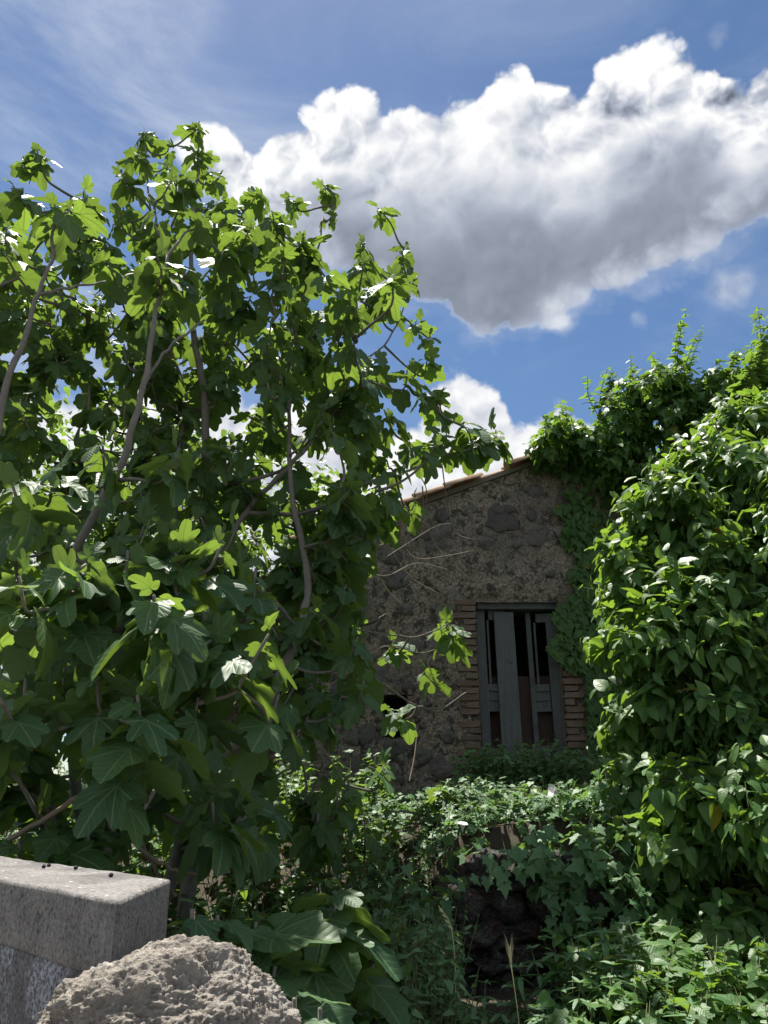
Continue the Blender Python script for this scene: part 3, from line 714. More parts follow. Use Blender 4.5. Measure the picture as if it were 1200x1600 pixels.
# boulder on a low rubble footing
import bmesh
bm = bmesh.new(); bmesh.ops.create_icosphere(bm, subdivisions=7, radius=1)
RC = at(250, 1628, 0.80); sil = [(-1.0, 0.55), (0, 1.0)]
for v in bm.verts:
    n = v.co.copy(); p = n * 1.7 + Vector((4.2, 1.1, 0.3))
    d = 1 + 0.14 * mnoise.noise(p) + 0.10 * mnoise.noise(p * 2.3) + 0.04 * fbm(p * 5, 4) + 0.030 * fbm(p * 16, 4) + 0.024 * fbm(p * 40, 4)
    c = mnoise.voronoi(p * 9)[0][0]; d -= 0.045 * max(0, 0.36 - c); c = mnoise.voronoi(p * 22)[0][0]; d -= 0.03 * max(0, 0.40 - c)
    d -= 0.10 * math.exp(-((n - Vector((0.42, -0.45, 0.78)).normalized()).length / 0.20) ** 2)      # hollow
    f = 1.0 + 0.12 * n.x                                                       # higher towards the right
    v.co = Vector((n.x * 0.094 * d, n.y * 0.086 * d, n.z * 0.074 * d * f + 0.008 * n.x))
    # square shoulders
    v.co.x += 0.014 * math.tanh(n.x * 3)
me = bpy.data.meshes.new('boulder'); bm.to_mesh(me); bm.free(); me.materials.append(M['rock']); me.polygons.foreach_set('use_smooth', np.ones(len(me.polygons), bool))
boulder = link('boulder', me, None, Matrix.Translation(RC)); tag(boulder, 'rough porous beige boulder lying against the concrete parapet', 'boulder')
foot = empty('rubble_footing', (RC.x, RC.y, 0), 'low rubble wall of rough stones carrying the boulder', 'wall')
z = 0.0; ztop = RC.z - 0.060
while z < ztop - 0.01:
    h = min(0.20, ztop - z)
    for k in range(3):
        link('stone', random.choice(LM), foot, Matrix.Translation((RC.x - 0.12 + 0.12 * k + random.uniform(-.02, .02), RC.y - 0.01 + random.uniform(-.02, .02), z + h / 2)) @ Matrix.Diagonal((0.07, 0.08, h * 0.52, 1)) @ Matrix.Rotation(random.uniform(0, 6), 4, 'Z'))
    z += h

# ================================================================== FIG TREE
fig = empty('fig_tree', (at(300, 1300, 4.2).x, 4.2, ground_z(-1, 4.2)), 'large many-stemmed fig tree with broad lobed leaves leaning over the wall', 'tree')
figb = Bag(fig, FIG, M['fig'], 300)
limbs = [  # photo column, row, distance; radii start-end
    ([(170, 1420, 3.9), (120, 1250, 3.7), (105, 1000, 3.5), (115, 870, 3.4), (190, 720, 3.3), (225, 600, 3.3), (245, 480, 3.4), (262, 400, 3.5)], 0.040, 0.012),
    ([(290, 1420, 4.3), (320, 1150, 4.4), (325, 900, 4.5), (320, 640, 4.6), (300, 500, 4.7), (300, 380, 4.8), (310, 260, 4.9)], 0.060, 0.012),
    ([(250, 1420, 4.1), (330, 1205, 4.1), (405, 1140, 4.1), (440, 1050, 4.1), (466, 990, 4.1), (480, 900, 4.2), (455, 760, 4.3), (452, 620, 4.5)], 0.055, 0.015),
    ([(452, 640, 4.5), (455, 520, 4.7), (490, 420, 4.9), (505, 340, 5.0)], 0.016, 0.008),
    ([(385, 905, 4.0), (430, 940, 4.1), (470, 985, 4.3), (545, 1035, 4.9), (600, 1070, 5.2), (645, 1100, 5.4), (690, 1107, 5.6), (728, 1082, 5.7)], 0.018, 0.006),
    ([(325, 900, 4.5), (385, 800, 4.5), (460, 720, 4.5), (525, 640, 4.6), (560, 560, 4.8)], 0.030, 0.010),
    ([(385, 800, 4.5), (480, 800, 4.6), (560, 760, 4.8), (640, 735, 5.0), (680, 715, 5.1), (740, 700, 5.3)], 0.022, 0.008),
    ([(330, 760, 4.5), (440, 735, 4.6), (500, 660, 4.7), (520, 590, 4.8), (600, 540, 5.2), (635, 470, 5.4)], 0.020, 0.007),
    ([(-60, 900, 3.0), (-20, 760, 3.0), (5, 620, 3.0), (40, 520, 3.05), (58, 460, 3.1), (85, 400, 3.2)], 0.028, 0.010),
    ([(58, 460, 3.1), (110, 450, 3.1), (165, 440, 3.2)], 0.012, 0.006),
    ([(225, 600, 3.3), (262, 545, 3.4), (320, 500, 3.5)], 0.013, 0.007),
    ([(270, 860, 4.6), (280, 700, 4.6), (290, 620, 4.7), (255, 500, 4.7), (235, 330, 4.8), (228, 230, 4.8)], 0.022, 0.007),
    ([(-80, 1360, 2.7), (0, 1322, 2.7), (95, 1262, 2.65), (190, 1198, 2.6)], 0.014, 0.011),
    ([(130, 1400, 3.2), (45, 1170, 3.0), (100, 1130, 2.9), (200, 1050, 2.7), (225, 1000, 2.6)], 0.025, 0.008),
    ([(190, 1400, 3.4), (10, 1180, 3.2), (15, 1020, 3.0), (30, 980, 2.9)], 0.026, 0.008),
    ([(470, 985, 4.3), (560, 900, 5.0), (690, 820, 5.9), (735, 835, 6.2)], 0.007, 0.003),
    ([(545, 1035, 4.9), (590, 970, 5.2), (607, 958, 5.3)], 0.007, 0.004),
    ([(470, 975, 4.4), (560, 985, 4.8), (650, 995, 5.3), (700, 975, 5.5)], 0.010, 0.005),
    ([(300, 1150, 4.2), (215, 1290, 2.9), (258, 1352, 2.8), (312, 1366, 2.8)], 0.012, 0.007),
    ([(212, 1300, 3.1), (250, 1370, 3.0), (275, 1400, 2.9)], 0.011, 0.008),
    ([(130, 1020, 3.4), (135, 1160, 3.3), (150, 1240, 3.2), (180, 1300, 3.1)], 0.012, 0.010),
    ([(390, 1300, 4.2), (430, 1215, 4.3), (510, 1190, 4.8), (545, 1220, 4.9)], 0.012, 0.005),
]
nodes = []                                              # skeleton points for attaching shoots
for k, (pts, ra, rb) in enumerate(limbs):
    P = spline([at(*p) for p in pts], 6)
    P = [p + rvec() * 0.006 if 0 < i < len(P) - 1 else p for i, p in enumerate(P)]
    ra *= 0.68; rb *= 0.75; n = len(P); rad = [(ra + (rb - ra) * i / (n - 1)) * (1 + 0.05 * math.sin(i * 2.1 + k)) for i in range(n)]
    if k < 3: P = [Vector((P[0].x, P[0].y, ground_z(P[0].x, P[0].y) - 0.1))] + P; rad = [rad[0] * 1.25] + rad
    V, F = tube(P, rad, 8)
    link('trunk' if k < 3 else 'branch', mesh('branch', V, np.array(F, np.int32), M['dry'] if k in (12, 18, 19, 20) else M['bark']), fig)
    if k not in (12, 15, 18, 19): nodes += [(p, r) for p, r in zip(P, rad)][2:]
# thin bare twigs hanging in front of the gable
hang = [[(640, 720, 5.6), (665, 760, 6.0), (668, 800, 6.2), (690, 840, 6.4)], [(690, 720, 5.6), (698, 780, 6.1), (710, 830, 6.4), (738, 843, 6.5)], [(620, 760, 5.6), (628, 840, 6.0), (650, 872, 6.3), (700, 868, 6.5), (740, 860, 6.5)],
        [(590, 840, 5.4), (588, 880, 5.6), (600, 915, 5.8), (628, 945, 6.0)], [(660, 760, 5.8), (665, 810, 6.1), (680, 850, 6.3), (700, 875, 6.4)], [(585, 830, 5.3), (560, 870, 5.4), (545, 880, 5.4)],
        [(640, 1220, 5.6), (648, 1180, 5.7), (651, 1140, 5.8), (645, 1125, 5.8)], [(508, 1175, 4.7), (530, 1210, 4.8), (545, 1235, 4.9)], [(600, 850, 5.4), (570, 860, 5.3), (548, 876, 5.2)],
        [(560, 770, 5.2), (600, 840, 5.6), (640, 900, 6.0), (690, 930, 6.2)], [(610, 770, 5.5), (650, 820, 5.9), (655, 870, 6.1), (630, 910, 6.2)], [(540, 880, 5.0), (600, 900, 5.4), (650, 880, 5.8), (700, 890, 6.1)], [(560, 1040, 5.0), (600, 1010, 5.3), (660, 1020, 5.6), (715, 1000, 5.8)]]
for h in hang:
    P = spline([at(*p) for p in h], 5); V, F = tube(P, [0.0055 - 0.003 * i / len(P) for i in range(len(P))], 5)
    link('twig', mesh('twig', V, np.array(F, np.int32), M['dry']), fig)
tips = []     # (position, up direction, leaf size, number of leaves)
def tip(px, py, Y, size=0.19, n=8): tips.append((at(px, py, Y), size, n))
for a in [(58, 235, 3.9, 0.135, 11), (40, 250, 3.9, 0.11, 6), (225, 205, 4.9, 0.15, 7), (312, 200, 5.0, 0.15, 8), (215, 240, 4.8, 0.16, 8), (265, 225, 4.9, 0.13, 5), (300, 240, 4.9, 0.17, 9), (345, 275, 5.0, 0.14, 6), (190, 270, 4.6, 0.18, 8), (130, 300, 4.2, 0.17, 7),
          (505, 290, 5.0, 0.14, 9), (520, 335, 5.0, 0.12, 5), (590, 325, 5.3, 0.15, 8), (565, 380, 5.2, 0.14, 6), (632, 385, 5.4, 0.14, 7), (645, 440, 5.5, 0.13, 7), (628, 410, 5.4, 0.13, 5), (650, 500, 5.5, 0.15, 6), (672, 520, 5.5, 0.13, 5), (668, 560, 5.4, 0.17, 7),
          (655, 610, 5.3, 0.18, 7), (690, 625, 5.3, 0.18, 8), (775, 672, 5.4, 0.22, 9), (722, 662, 5.3, 0.22, 9), (685, 680, 5.2, 0.2, 7), (640, 690, 5.1, 0.2, 8), (755, 690, 5.4, 0.2, 5), (600, 640, 5.0, 0.2, 8), (560, 690, 4.9, 0.2, 8), (605, 720, 5.0, 0.2, 6),
          (400, 300, 5.0, 0.17, 8), (450, 310, 5.1, 0.15, 8), (380, 320, 4.9, 0.17, 7), (425, 330, 4.8, 0.18, 8), (470, 380, 4.9, 0.18, 8), (20, 290, 3.8, 0.17, 8), (85, 320, 3.9, 0.18, 8),
          (245, 400, 3.3, 0.20, 9), (290, 420, 3.5, 0.20, 8), (110, 330, 3.3, 0.20, 8), (530, 525, 4.4, 0.24, 8), (590, 560, 4.7, 0.22, 8), (545, 600, 4.6, 0.22, 7), (650, 780, 5.0, 0.17, 5), (600, 790, 4.8, 0.19, 7), (540, 820, 4.6, 0.2, 8), (520, 870, 4.5, 0.18, 6),
          (105, 910, 2.45, 0.20, 10), (30, 900, 2.3, 0.20, 8), (240, 930, 2.3, 0.21, 10), (290, 870, 2.6, 0.19, 9), (330, 1000, 2.6, 0.20, 8), (20, 760, 2.6, 0.19, 8), (85, 730, 2.8, 0.19, 8), (280, 700, 3.0, 0.19, 9), (160, 690, 3.0, 0.18, 7), (150, 1050, 2.4, 0.20, 8),
          (400, 960, 2.9, 0.20, 7), (435, 1085, 2.7, 0.19, 5), (215, 1085, 2.3, 0.19, 7), (310, 1090, 2.5, 0.20, 8), (40, 1060, 2.4, 0.2, 6), (225, 1180, 2.3, 0.17, 6), (0, 1090, 2.2, 0.18, 5), (200, 860, 2.5, 0.17, 5), (60, 1270, 2.7, 0.17, 6), (110, 1300, 2.8, 0.17, 6), (355, 1210, 3.0, 0.18, 7), (420, 1250, 3.2, 0.18, 7), (380, 1260, 3.0, 0.17, 6),
          (700, 975, 5.6, 0.20, 9), (615, 1000, 5.4, 0.16, 7), (660, 1050, 5.6, 0.15, 6), (610, 1110, 5.5, 0.17, 8), (513, 1115, 4.8, 0.15, 7), (560, 1030, 5.1, 0.14, 4), (600, 1195, 5.3, 0.17, 8), (545, 965, 4.7, 0.15, 6), (530, 1220, 5.0, 0.16, 5), (470, 1260, 4.6, 0.17, 6), (500, 1240, 4.4, 0.13, 6)]: tip(*a)
poly = [(-140, 330), (0, 300), (60, 310), (130, 300), (200, 250), (320, 260), (350, 320), (450, 330), (540, 380), (610, 430), (640, 520), (640, 620), (700, 680), (680, 740), (600, 800), (545, 860), (510, 950), (450, 1010), (440, 1130), (420, 1280), (200, 1300), (-140, 1310)]
def inside(x, y, P):
    c = False
    for i in range(len(P)):
        (x0, y0), (x1, y1) = P[i], P[i - 1]
        if (y0 > y) != (y1 > y) and x < (x1 - x0) * (y - y0) / (y1 - y0) + x0: c = not c
    return c
rq = random.Random(5)
for _ in range(55):
    px, py = rq.uniform(430, 600), rq.uniform(780, 1010)
    if px < 600 - 0.35 * (py - 780): tip(px, py, rq.uniform(4.4, 5.6), rq.uniform(0.15, 0.2), rq.choice((6, 7, 8)))
for _ in range(24): tip(rq.uniform(425, 575), rq.uniform(990, 1290), rq.uniform(3.9, 5.0), rq.uniform(0.14, 0.19), rq.choice((4, 5, 6)))
for _ in range(34): tip(rq.uniform(-60, 440), rq.uniform(820, 1290), rq.uniform(2.5, 3.3), rq.uniform(0.16, 0.2), rq.choice((5, 6, 7)))
for _ in range(55):
    px, py = rq.uniform(-40, 620), rq.uniform(300, 720)
    if inside(px, py, poly): tip(px, py, rq.uniform(4.3, 5.6), rq.uniform(0.15, 0.18), 8)
for _ in range(60): tip(rq.uniform(-60, 470), rq.uniform(400, 800), rq.uniform(4.2, 5.8), rq.uniform(0.13, 0.17), rq.choice((6, 7, 8)))
explicit = len(tips)
rt = random.Random(11); cnt = 0
while cnt < 460:
    px, py = rt.uniform(-140, 720), rt.uniform(240, 1310)
    if not inside(px, py, poly): continue
    if py > 850 and rt.random() < 0.55: continue
    near = 4.1 if py < 820 else 3.0
    if px > 380: near = 3.9
    far = 5.8 if py < 900 else 5.2
    Y = rt.uniform(near, far)
    if py < 450: Y = rt.uniform(3.6, 5.6)
    if any(abs(px - q) < 24 and abs(py - r) < 30 for q, r in ((330, 640), (430, 720))): continue
    tip(px, py, Y, rt.uniform(0.13, 0.19), rt.choice((5, 6, 7, 8))); cnt += 1
order = sorted(range(len(tips)), key=lambda i: min((tips[i][0] - p).length for p, r in nodes))
NP = [n[0] for n in nodes]; tw = []
for i in order:
    T, size, nl = tips[i]
    arr = np.array([tuple(p) for p in NP]); t_ = np.array(tuple(T)); dv = t_ - arr
    cost = np.linalg.norm(dv, axis=1) + 0.9 * np.maximum(0, arr[:, 2] - T.z + 0.12)
    A = NP[int(cost.argmin())]; L = (T - A).length
    hv = (T - A); hv.z = 0
    outd = hv.normalized() if hv.length > 0.02 else Vector((rt.uniform(-1, 1), rt.uniform(-1, 0.4), 0)).normalized()
    d = (outd * rt.uniform(0.2, 0.7) + UP * rt.uniform(0.6, 1.0) + rvec() * 0.2).normalized()
    B = T - d * min(0.16, L * 0.5); mid = A.lerp(B, 0.55) - UP * 0.07 * min(L, 1.0) + rvec() * 0.03
    P = spline([A, mid, B, T], 4) if L > 0.08 else [A, T]
    r0_ = 0.007 + 0.007 * min(L, 1.0)
    tw.append(tube(P, [r0_ + (0.0050 - r0_) * k / (len(P) - 1) for k in range(len(P))], 5))
    for p in P[len(P) // 3:-1]: NP.append(p)
    a0 = rt.uniform(0, 6.28); e1 = d.orthogonal().normalized(); e2 = d.cross(e1)
    for k in range(nl):
        f = k / max(nl - 1, 1); pos = T - d * (0.15 * (1 - f)) * (size / 0.19)
        ang = a0 + k * 2.4; o = e1 * math.cos(ang) + e2 * math.sin(ang); o.z *= 0.5; o.normalize()
        drop = R(rt.choice((rt.uniform(5, 50), rt.uniform(25, 75))) * (1 - 0.55 * f * f)); 
        b = (o * math.cos(drop) - UP * math.sin(drop)) if f < 0.95 else (d + o * 0.6)
        s_ = size * (rt.uniform(0.85, 1.15) if f < 0.7 else rt.uniform(0.4, 0.75))
        figb.add(pos, b, UP * 1.0 + o * 0.9 + rvec() * 0.35, s_ * 0.77, rt.uniform(-0.7, 0.7), 0.34)
    if rt.random() < 0.12:
        me = stone_mesh(80, 2, 0.05, mat='figfruit') if 'FF' not in globals() else FF
        FF = me; q = T - d * 0.05 + e1 * 0.02
        link('fruit', FF, fig, Matrix.Translation(q) @ Matrix.Diagonal((0.015, 0.015, 0.019, 1)))
V, F = join(tw); tag(link('twigs', mesh('twigs', V, F, M['bark']), fig), kind='stuff')

# young fig suckers growing behind the boulder
def sucker(base_px, tips_, label):
    b = at(*base_px); b.z = ground_z(b.x, b.y)
    s = empty('fig_sucker', b, label, 'fig plant', 'young fig shoots'); bag = Bag(s, FIG, M['fig'], 300)
    for (px, py, Y, size, nl) in tips_:
        T = at(px, py, Y); P = spline([b - UP * 0.05, b.lerp(T, 0.5) + Vector((random.uniform(-.05, .05), random.uniform(-.05, .05), 0)), T], 5)
        V, F = tube(P, [0.010 - 0.005 * k / (len(P) - 1) for k in range(len(P))], 6); link('stem', mesh('stem', V, np.array(F, np.int32), M['bark']), s)
        a0 = random.uniform(0, 6.28)
        for k in range(nl):
            f = k / max(nl - 1, 1); pos = T - UP * 0.16 * (1 - f); ang = a0 + k * 2.4
            o = Vector((math.cos(ang), math.sin(ang), 0)); drop = R(random.uniform(-5, 65) * (1 - 0.5 * f))
            bag.add(pos, o * math.cos(drop) - UP * math.sin(drop), UP + o * 0.4 + rvec() * 0.4, size * 0.9 * (random.uniform(0.85, 1.15) if f < 0.75 else random.uniform(0.4, 0.7)), random.uniform(-.4, .4), 0.34)
sucker((500, 1640, 2.9), [(525, 1395, 2.8, 0.20, 10), (560, 1450, 2.9, 0.17, 5), (470, 1460, 2.7, 0.2, 6)], 'young fig shoot with a rosette of broad grey-green leaves above weeds')
sucker((380, 1640, 2.5), [(400, 1440, 2.4, 0.20, 9), (340, 1430, 2.3, 0.17, 7), (430, 1510, 2.3, 0.21, 7)], 'young fig shoot with drooping leaves just behind the boulder')
sucker((290, 1600, 2.3), [(300, 1420, 2.2, 0.16, 7), (340, 1490, 2.1, 0.16, 4)], 'young fig shoot beside the end face of the concrete parapet')
sucker((500, 1690, 2.2), [(500, 1575, 2.1, 0.13, 6), (460, 1560, 2.0, 0.13, 5)], 'small low fig shoot with a bright yellow-green leaf among weeds')
sucker((690, 1300, 5.4), [(690, 1240, 5.3, 0.19, 6), (600, 1270, 5.1, 0.14, 5)], 'small fig shoot standing against the foot of the house wall')
sucker((560, 1320, 4.9), [(570, 1285, 4.8, 0.14, 5), (505, 1290, 4.6, 0.15, 6)], 'small pale fig shoot in the shade under the large fig tree')
sucker((90, 1380, 2.6), [(95, 1310, 2.5, 0.16, 7), (140, 1300, 2.6, 0.15, 6), (30, 1310, 2.5, 0.15, 6)], 'young fig shoot rising behind the concrete parapet')

# ================================================================== IVY
def blob_ivy(root, bag, blobs, dens, size, leaves, upb, shells=((1.0, 1.0), (0.84, 0.8), (0.6, 0.8), (0.35, 1.0)), stem_mat='stem', pet=0.25, flop=(10, 60), lumps=0):
    """shoots over the outer skin of a union of lumps given as (column, row, distance, radius m, flattening)"""
    B = []; st = []
    for px, py, Y, r, fl in blobs:
        c = at(px, py, Y)
        if lumps:
            B.append((c + Vector((0, 0.10, -0.03)), r * 0.80, fl))
            for _ in range(lumps):
                n = rvec(); n.y = -abs(n.y) * 0.9; n.z = n.z * 0.6 + 0.25; n.normalize(); rl = r * random.uniform(0.26, 0.46)
                B.append((c + Vector((n.x, n.y, n.z * fl)) * r * random.uniform(0.72, 0.95), rl, random.uniform(0.6, 0.9)))
        else: B.append((c, r, fl))
    def depth_in(p, skip):
        for i, (c, r, fl) in enumerate(B):
            if i == skip: continue
            q = p - c; q = Vector((q.x, q.y, q.z / fl))
            if q.length < r * 0.90: return True
        return False
    for i, (c, r, fl) in enumerate(B):
        for sh, sd in shells:
            for _ in range(int(dens * sd * r * r * 12.6)):
                n = rvec()
                if n.y > 0.8: continue
                wob = 1 + 0.16 * mnoise.noise((c + n * r) * 3.1) + 0.10 * mnoise.noise((c + n * r) * 7.0)
                p = c + Vector((n.x, n.y, n.z * fl)) * r * sh * wob
                if depth_in(p, i) or p.z < ground_z(p.x, p.y) - 0.02: continue
                d = (n + UP * upb + rvec() * 0.35).normalized(); L = random.uniform(0.06, 0.15)
                a0 = random.uniform(0, 6.28); e1 = d.orthogonal().normalized(); e2 = d.cross(e1)
                nl = random.choice(leaves) if sh > 0.9 else max(3, leaves[0] - 1)
                if sh > 0.9: st.append(tube([p - d * L * 0.9, p + d * L * 0.9], [0.003, 0.0015], 3))
                for k in range(nl):
                    f = k / max(nl - 1, 1); ang = a0 + k * 2.4; o = e1 * math.cos(ang) + e2 * math.sin(ang)
                    dr = R(random.uniform(*flop)); oo = (o + d * (0.2 + 0.5 * f)).normalized(); b = oo * math.cos(dr) - UP * math.sin(dr)
                    bag.add(p + d * L * (f * 1.6 - 0.7), b, UP * 0.8 + d * 0.8 + rvec() * 0.25, random.uniform(*size) * (1.0 if f < 0.8 else 0.7) * (1.15 if sh < 0.9 else 1), random.uniform(-.5, .5), pet)
    V, F = join(st); tag(link('stems', mesh('stems', V, F, M[stem_mat]), root), kind='stuff')
g = at(1080, 1500, 4.2)
ivf = empty('ivy_thicket', (g.x, g.y, ground_z(g.x, g.y)), 'tall glossy ivy thicket in full sun beside the house', 'ivy')
ivb = Bag(ivf, IVA, M['ivy'], 300)
blob_ivy(ivf, ivb, [(1210, 690, 5.4, 0.45, 1.0), (1120, 760, 5.2, 0.38, 1.0), (1210, 800, 4.9, 0.50, 1.0), (1070, 820, 4.8, 0.34, 0.9), (1150, 930, 4.5, 0.42, 0.9), (1010, 900, 4.7, 0.30, 0.8), (1060, 1000, 4.4, 0.36, 0.9), (992, 1010, 4.6, 0.22, 1.0), (1200, 1040, 4.2, 0.36, 1.0),
                    (1015, 1120, 4.5, 0.22, 1.1), (1090, 1120, 4.3, 0.30, 1.0), (1020, 1235, 4.3, 0.24, 0.8), (1190, 1180, 4.1, 0.28, 0.7), (1120, 1260, 3.9, 0.27, 0.6), (1200, 1290, 3.7, 0.22, 0.6), (1060, 1330, 4.0, 0.22, 0.8), (1180, 1420, 4.2, 0.30, 0.9), (1110, 1480, 3.9, 0.22, 0.9), (1195, 1540, 3.7, 0.22, 1.0), (1050, 1440, 4.1, 0.2, 1.0),
                    (1290, 900, 4.4, 0.5, 1.2), (1290, 1250, 3.9, 0.4, 1.2)], 44, (0.065, 0.105), (6, 7, 8, 9), 0.6, shells=((1.0, 1.0), (0.75, 0.6), (0.45, 0.7)), lumps=6)
g = at(980, 700, 7.2)
ivr = empty('roof_ivy', (g.x, g.y, roof_z(g.x) - 0.2), 'rounded ivy mound swallowing the ridge of the house roof', 'ivy')
irb = Bag(ivr, IVY, M['ivy'], 300)
blob_ivy(ivr, irb, [(1000, 665, 7.2, 0.45, 0.8), (930, 680, 7.2, 0.34, 0.75), (870, 690, 7.2, 0.24, 0.7), (1060, 655, 7.2, 0.48, 0.9), (1130, 665, 7.0, 0.5, 0.9), (850, 705, 7.3, 0.14, 0.7), (985, 735, 7.2, 0.28, 0.8), (1040, 760, 7.0, 0.3, 1.0), (1190, 660, 6.8, 0.5, 1.0)], 46, (0.07, 0.10), (5, 6, 7), 0.35, flop=(0, 75), shells=((1.0, 1.0), (0.75, 0.6), (0.45, 0.7)), lumps=5)
# ivy flat on the wall to the right of the window
g = at(910, 1200, HY)
ivw = empty('wall_ivy', (g.x, HY - 0.02, 1.5), 'dark climbing ivy clinging flat to the house wall beside the window', 'ivy')
iwb = Bag(ivw, IVY, M['ivy'], 300)
for _ in range(2300):
    py = random.uniform(720, 1230); lo = 885 + 14 * math.sin(py * 0.03) + 10 * math.sin(py * 0.11)
    if 930 < py < 1060: lo -= 6
    px = lo + abs(random.gauss(0, 1)) * 36
    if py < 790: px = 880 + random.uniform(0, 160)
    if px > 1080: continue
    if px < 905 and random.random() < 0.4: continue
    if py > 1045 and px < 918: continue
    p = at(px, py, HY - random.uniform(0.03, 0.11))
    iwb.add(p, Vector((random.uniform(-.6, .6), -0.25, -1)), Vector((random.uniform(-.3, .3), -1, 0.45)), random.uniform(0.05, 0.085), random.uniform(-.4, .4))
st = []
for k in range(10):
    x0 = random.uniform(890, 960); P = spline([at(x0 + 20, 1230, HY - 0.03), at(x0 + random.uniform(-10, 30), 1050, HY - 0.03), at(x0 + random.uniform(-10, 30), 900, HY - 0.03), at(x0 + 10, 740, HY - 0.03)], 6)
    V, F = tube(P, [0.006] * len(P), 4); link('stem', mesh('stem', V, np.array(F, np.int32), M['bark']), ivw)
# upright leafy shoots above the ivy
def upright(px, py0, py1, Y, lean, label, n=26, s_=(0.07, 0.12)):
    b = at(px, py0, Y); t = at(px + lean, py1, Y)
    r_ = empty('climber_shoot', b, label, 'climber', 'upright shoots above the ivy'); bag = Bag(r_, LAN + IVA[:3], M['back'], 300)
    for j in range(4):
        e = t + Vector((random.uniform(-.2, .2), random.uniform(-.1, .1), -random.uniform(0, 0.22) * (j > 0))); P = spline([b, b.lerp(e, 0.5) + rvec() * 0.05, e], 6)
        V, F = tube(P, [0.005 - 0.0035 * k / (len(P) - 1) for k in range(len(P))], 4); link('stem', mesh('stem', V, np.array(F, np.int32), M['stem']), r_)
        for k in range(n):
            f = 0.15 + 0.85 * k / n; i = min(int(f * (len(P) - 1)), len(P) - 2); p = P[i].lerp(P[i + 1], f * (len(P) - 1) - i)
            a = k * 1.9 + j; o = Vector((math.cos(a), math.sin(a), random.uniform(-.5, .3)))
            bag.add(p, o, UP + o * 0.3, random.uniform(*s_) * (1.1 - 0.5 * f), random.uniform(-.5, .5), 0.1)
upright(1062, 610, 490, 6.9, 18, 'tallest upright leafy shoot rising from the ivy mound into the sky')
upright(1040, 620, 550, 7.0, -10, 'short leafy shoot close beside the tallest one on the ivy mound')
upright(935, 650, 565, 7.2, 5, 'slender leafy shoot on the low shoulder of the roof ivy', 18)
upright(960, 640, 580, 7.2, 10, 'second slender leafy shoot on the shoulder of the roof ivy', 16)
upright(870, 690, 632, 7.3, -6, 'small leafy sprig at the lower edge of the roof ivy', 12)
upright(1000, 630, 560, 7.1, -8, 'bushy short shoot between the slender sprigs and the tallest shoot', 20)
upright(1125, 600, 545, 6.6, 8, 'small dark sprig between the tallest shoot and the long arching shoot', 14)
upright(1180, 610, 480, 6.2, 22, 'long arching shoot leaning out above the ivy thicket', 30)
upright(1150, 620, 525, 6.2, 15, 'leafy shoot beside the long arching shoot', 24)

# ivy hanging over the lava wall and across the terrace
g = at(900, 1350, 4.4)
ivt = empty('terrace_ivy', (g.x, g.y, ground_z(g.x, g.y)), 'creeping ivy spilling over the terrace edge and dark lava wall', 'ivy')
itb = Bag(ivt, IVY, M['weed'], 300)
blob_ivy(ivt, itb, [(900, 1290, 4.9, 0.26, 0.55), (830, 1300, 4.9, 0.24, 0.5), (940, 1350, 4.4, 0.22, 0.8), (960, 1270, 4.8, 0.25, 0.7), (880, 1340, 4.6, 0.18, 0.6), (990, 1380, 4.2, 0.2, 0.9), (760, 1310, 4.9, 0.22, 0.45), (1000, 1460, 4.1, 0.2, 1.0), (945, 1420, 4.05, 0.15, 1.0), (720, 1330, 4.35, 0.10, 0.5), (945, 1480, 4.0, 0.14, 1.0), (850, 1340, 4.15, 0.13, 0.7), (905, 1350, 4.05, 0.15, 0.9), (672, 1400, 4.0, 0.10, 1.0), (655, 1470, 3.9, 0.10, 1.0)], 62, (0.045, 0.075), (4, 5, 6), 0.5, ((1.0, 1.0), (0.8, 0.7)))
for px, py0, n in ((800, 1330, 3), (835, 1335, 4), (762, 1340, 2), (872, 1350, 6), (900, 1360, 9), (815, 1330, 2)):    # hanging runners
    P = [at(px, py0, 4.02)]; 
    for k in range(n): P.append(P[-1] + Vector((random.uniform(-.03, .03), -0.004, -0.045)))
    V, F = tube(P, [0.0025] * len(P), 4); link('stem', mesh('stem', V, np.array(F, np.int32), M['stem']), ivt)
    for k, p in enumerate(P): itb.add(p, Vector((random.uniform(-.9, .9), -0.5, -0.8)), Vector((random.uniform(-.4, .4), -1, 0.7)), random.uniform(0.05, 0.075), random.uniform(-.4, .4))

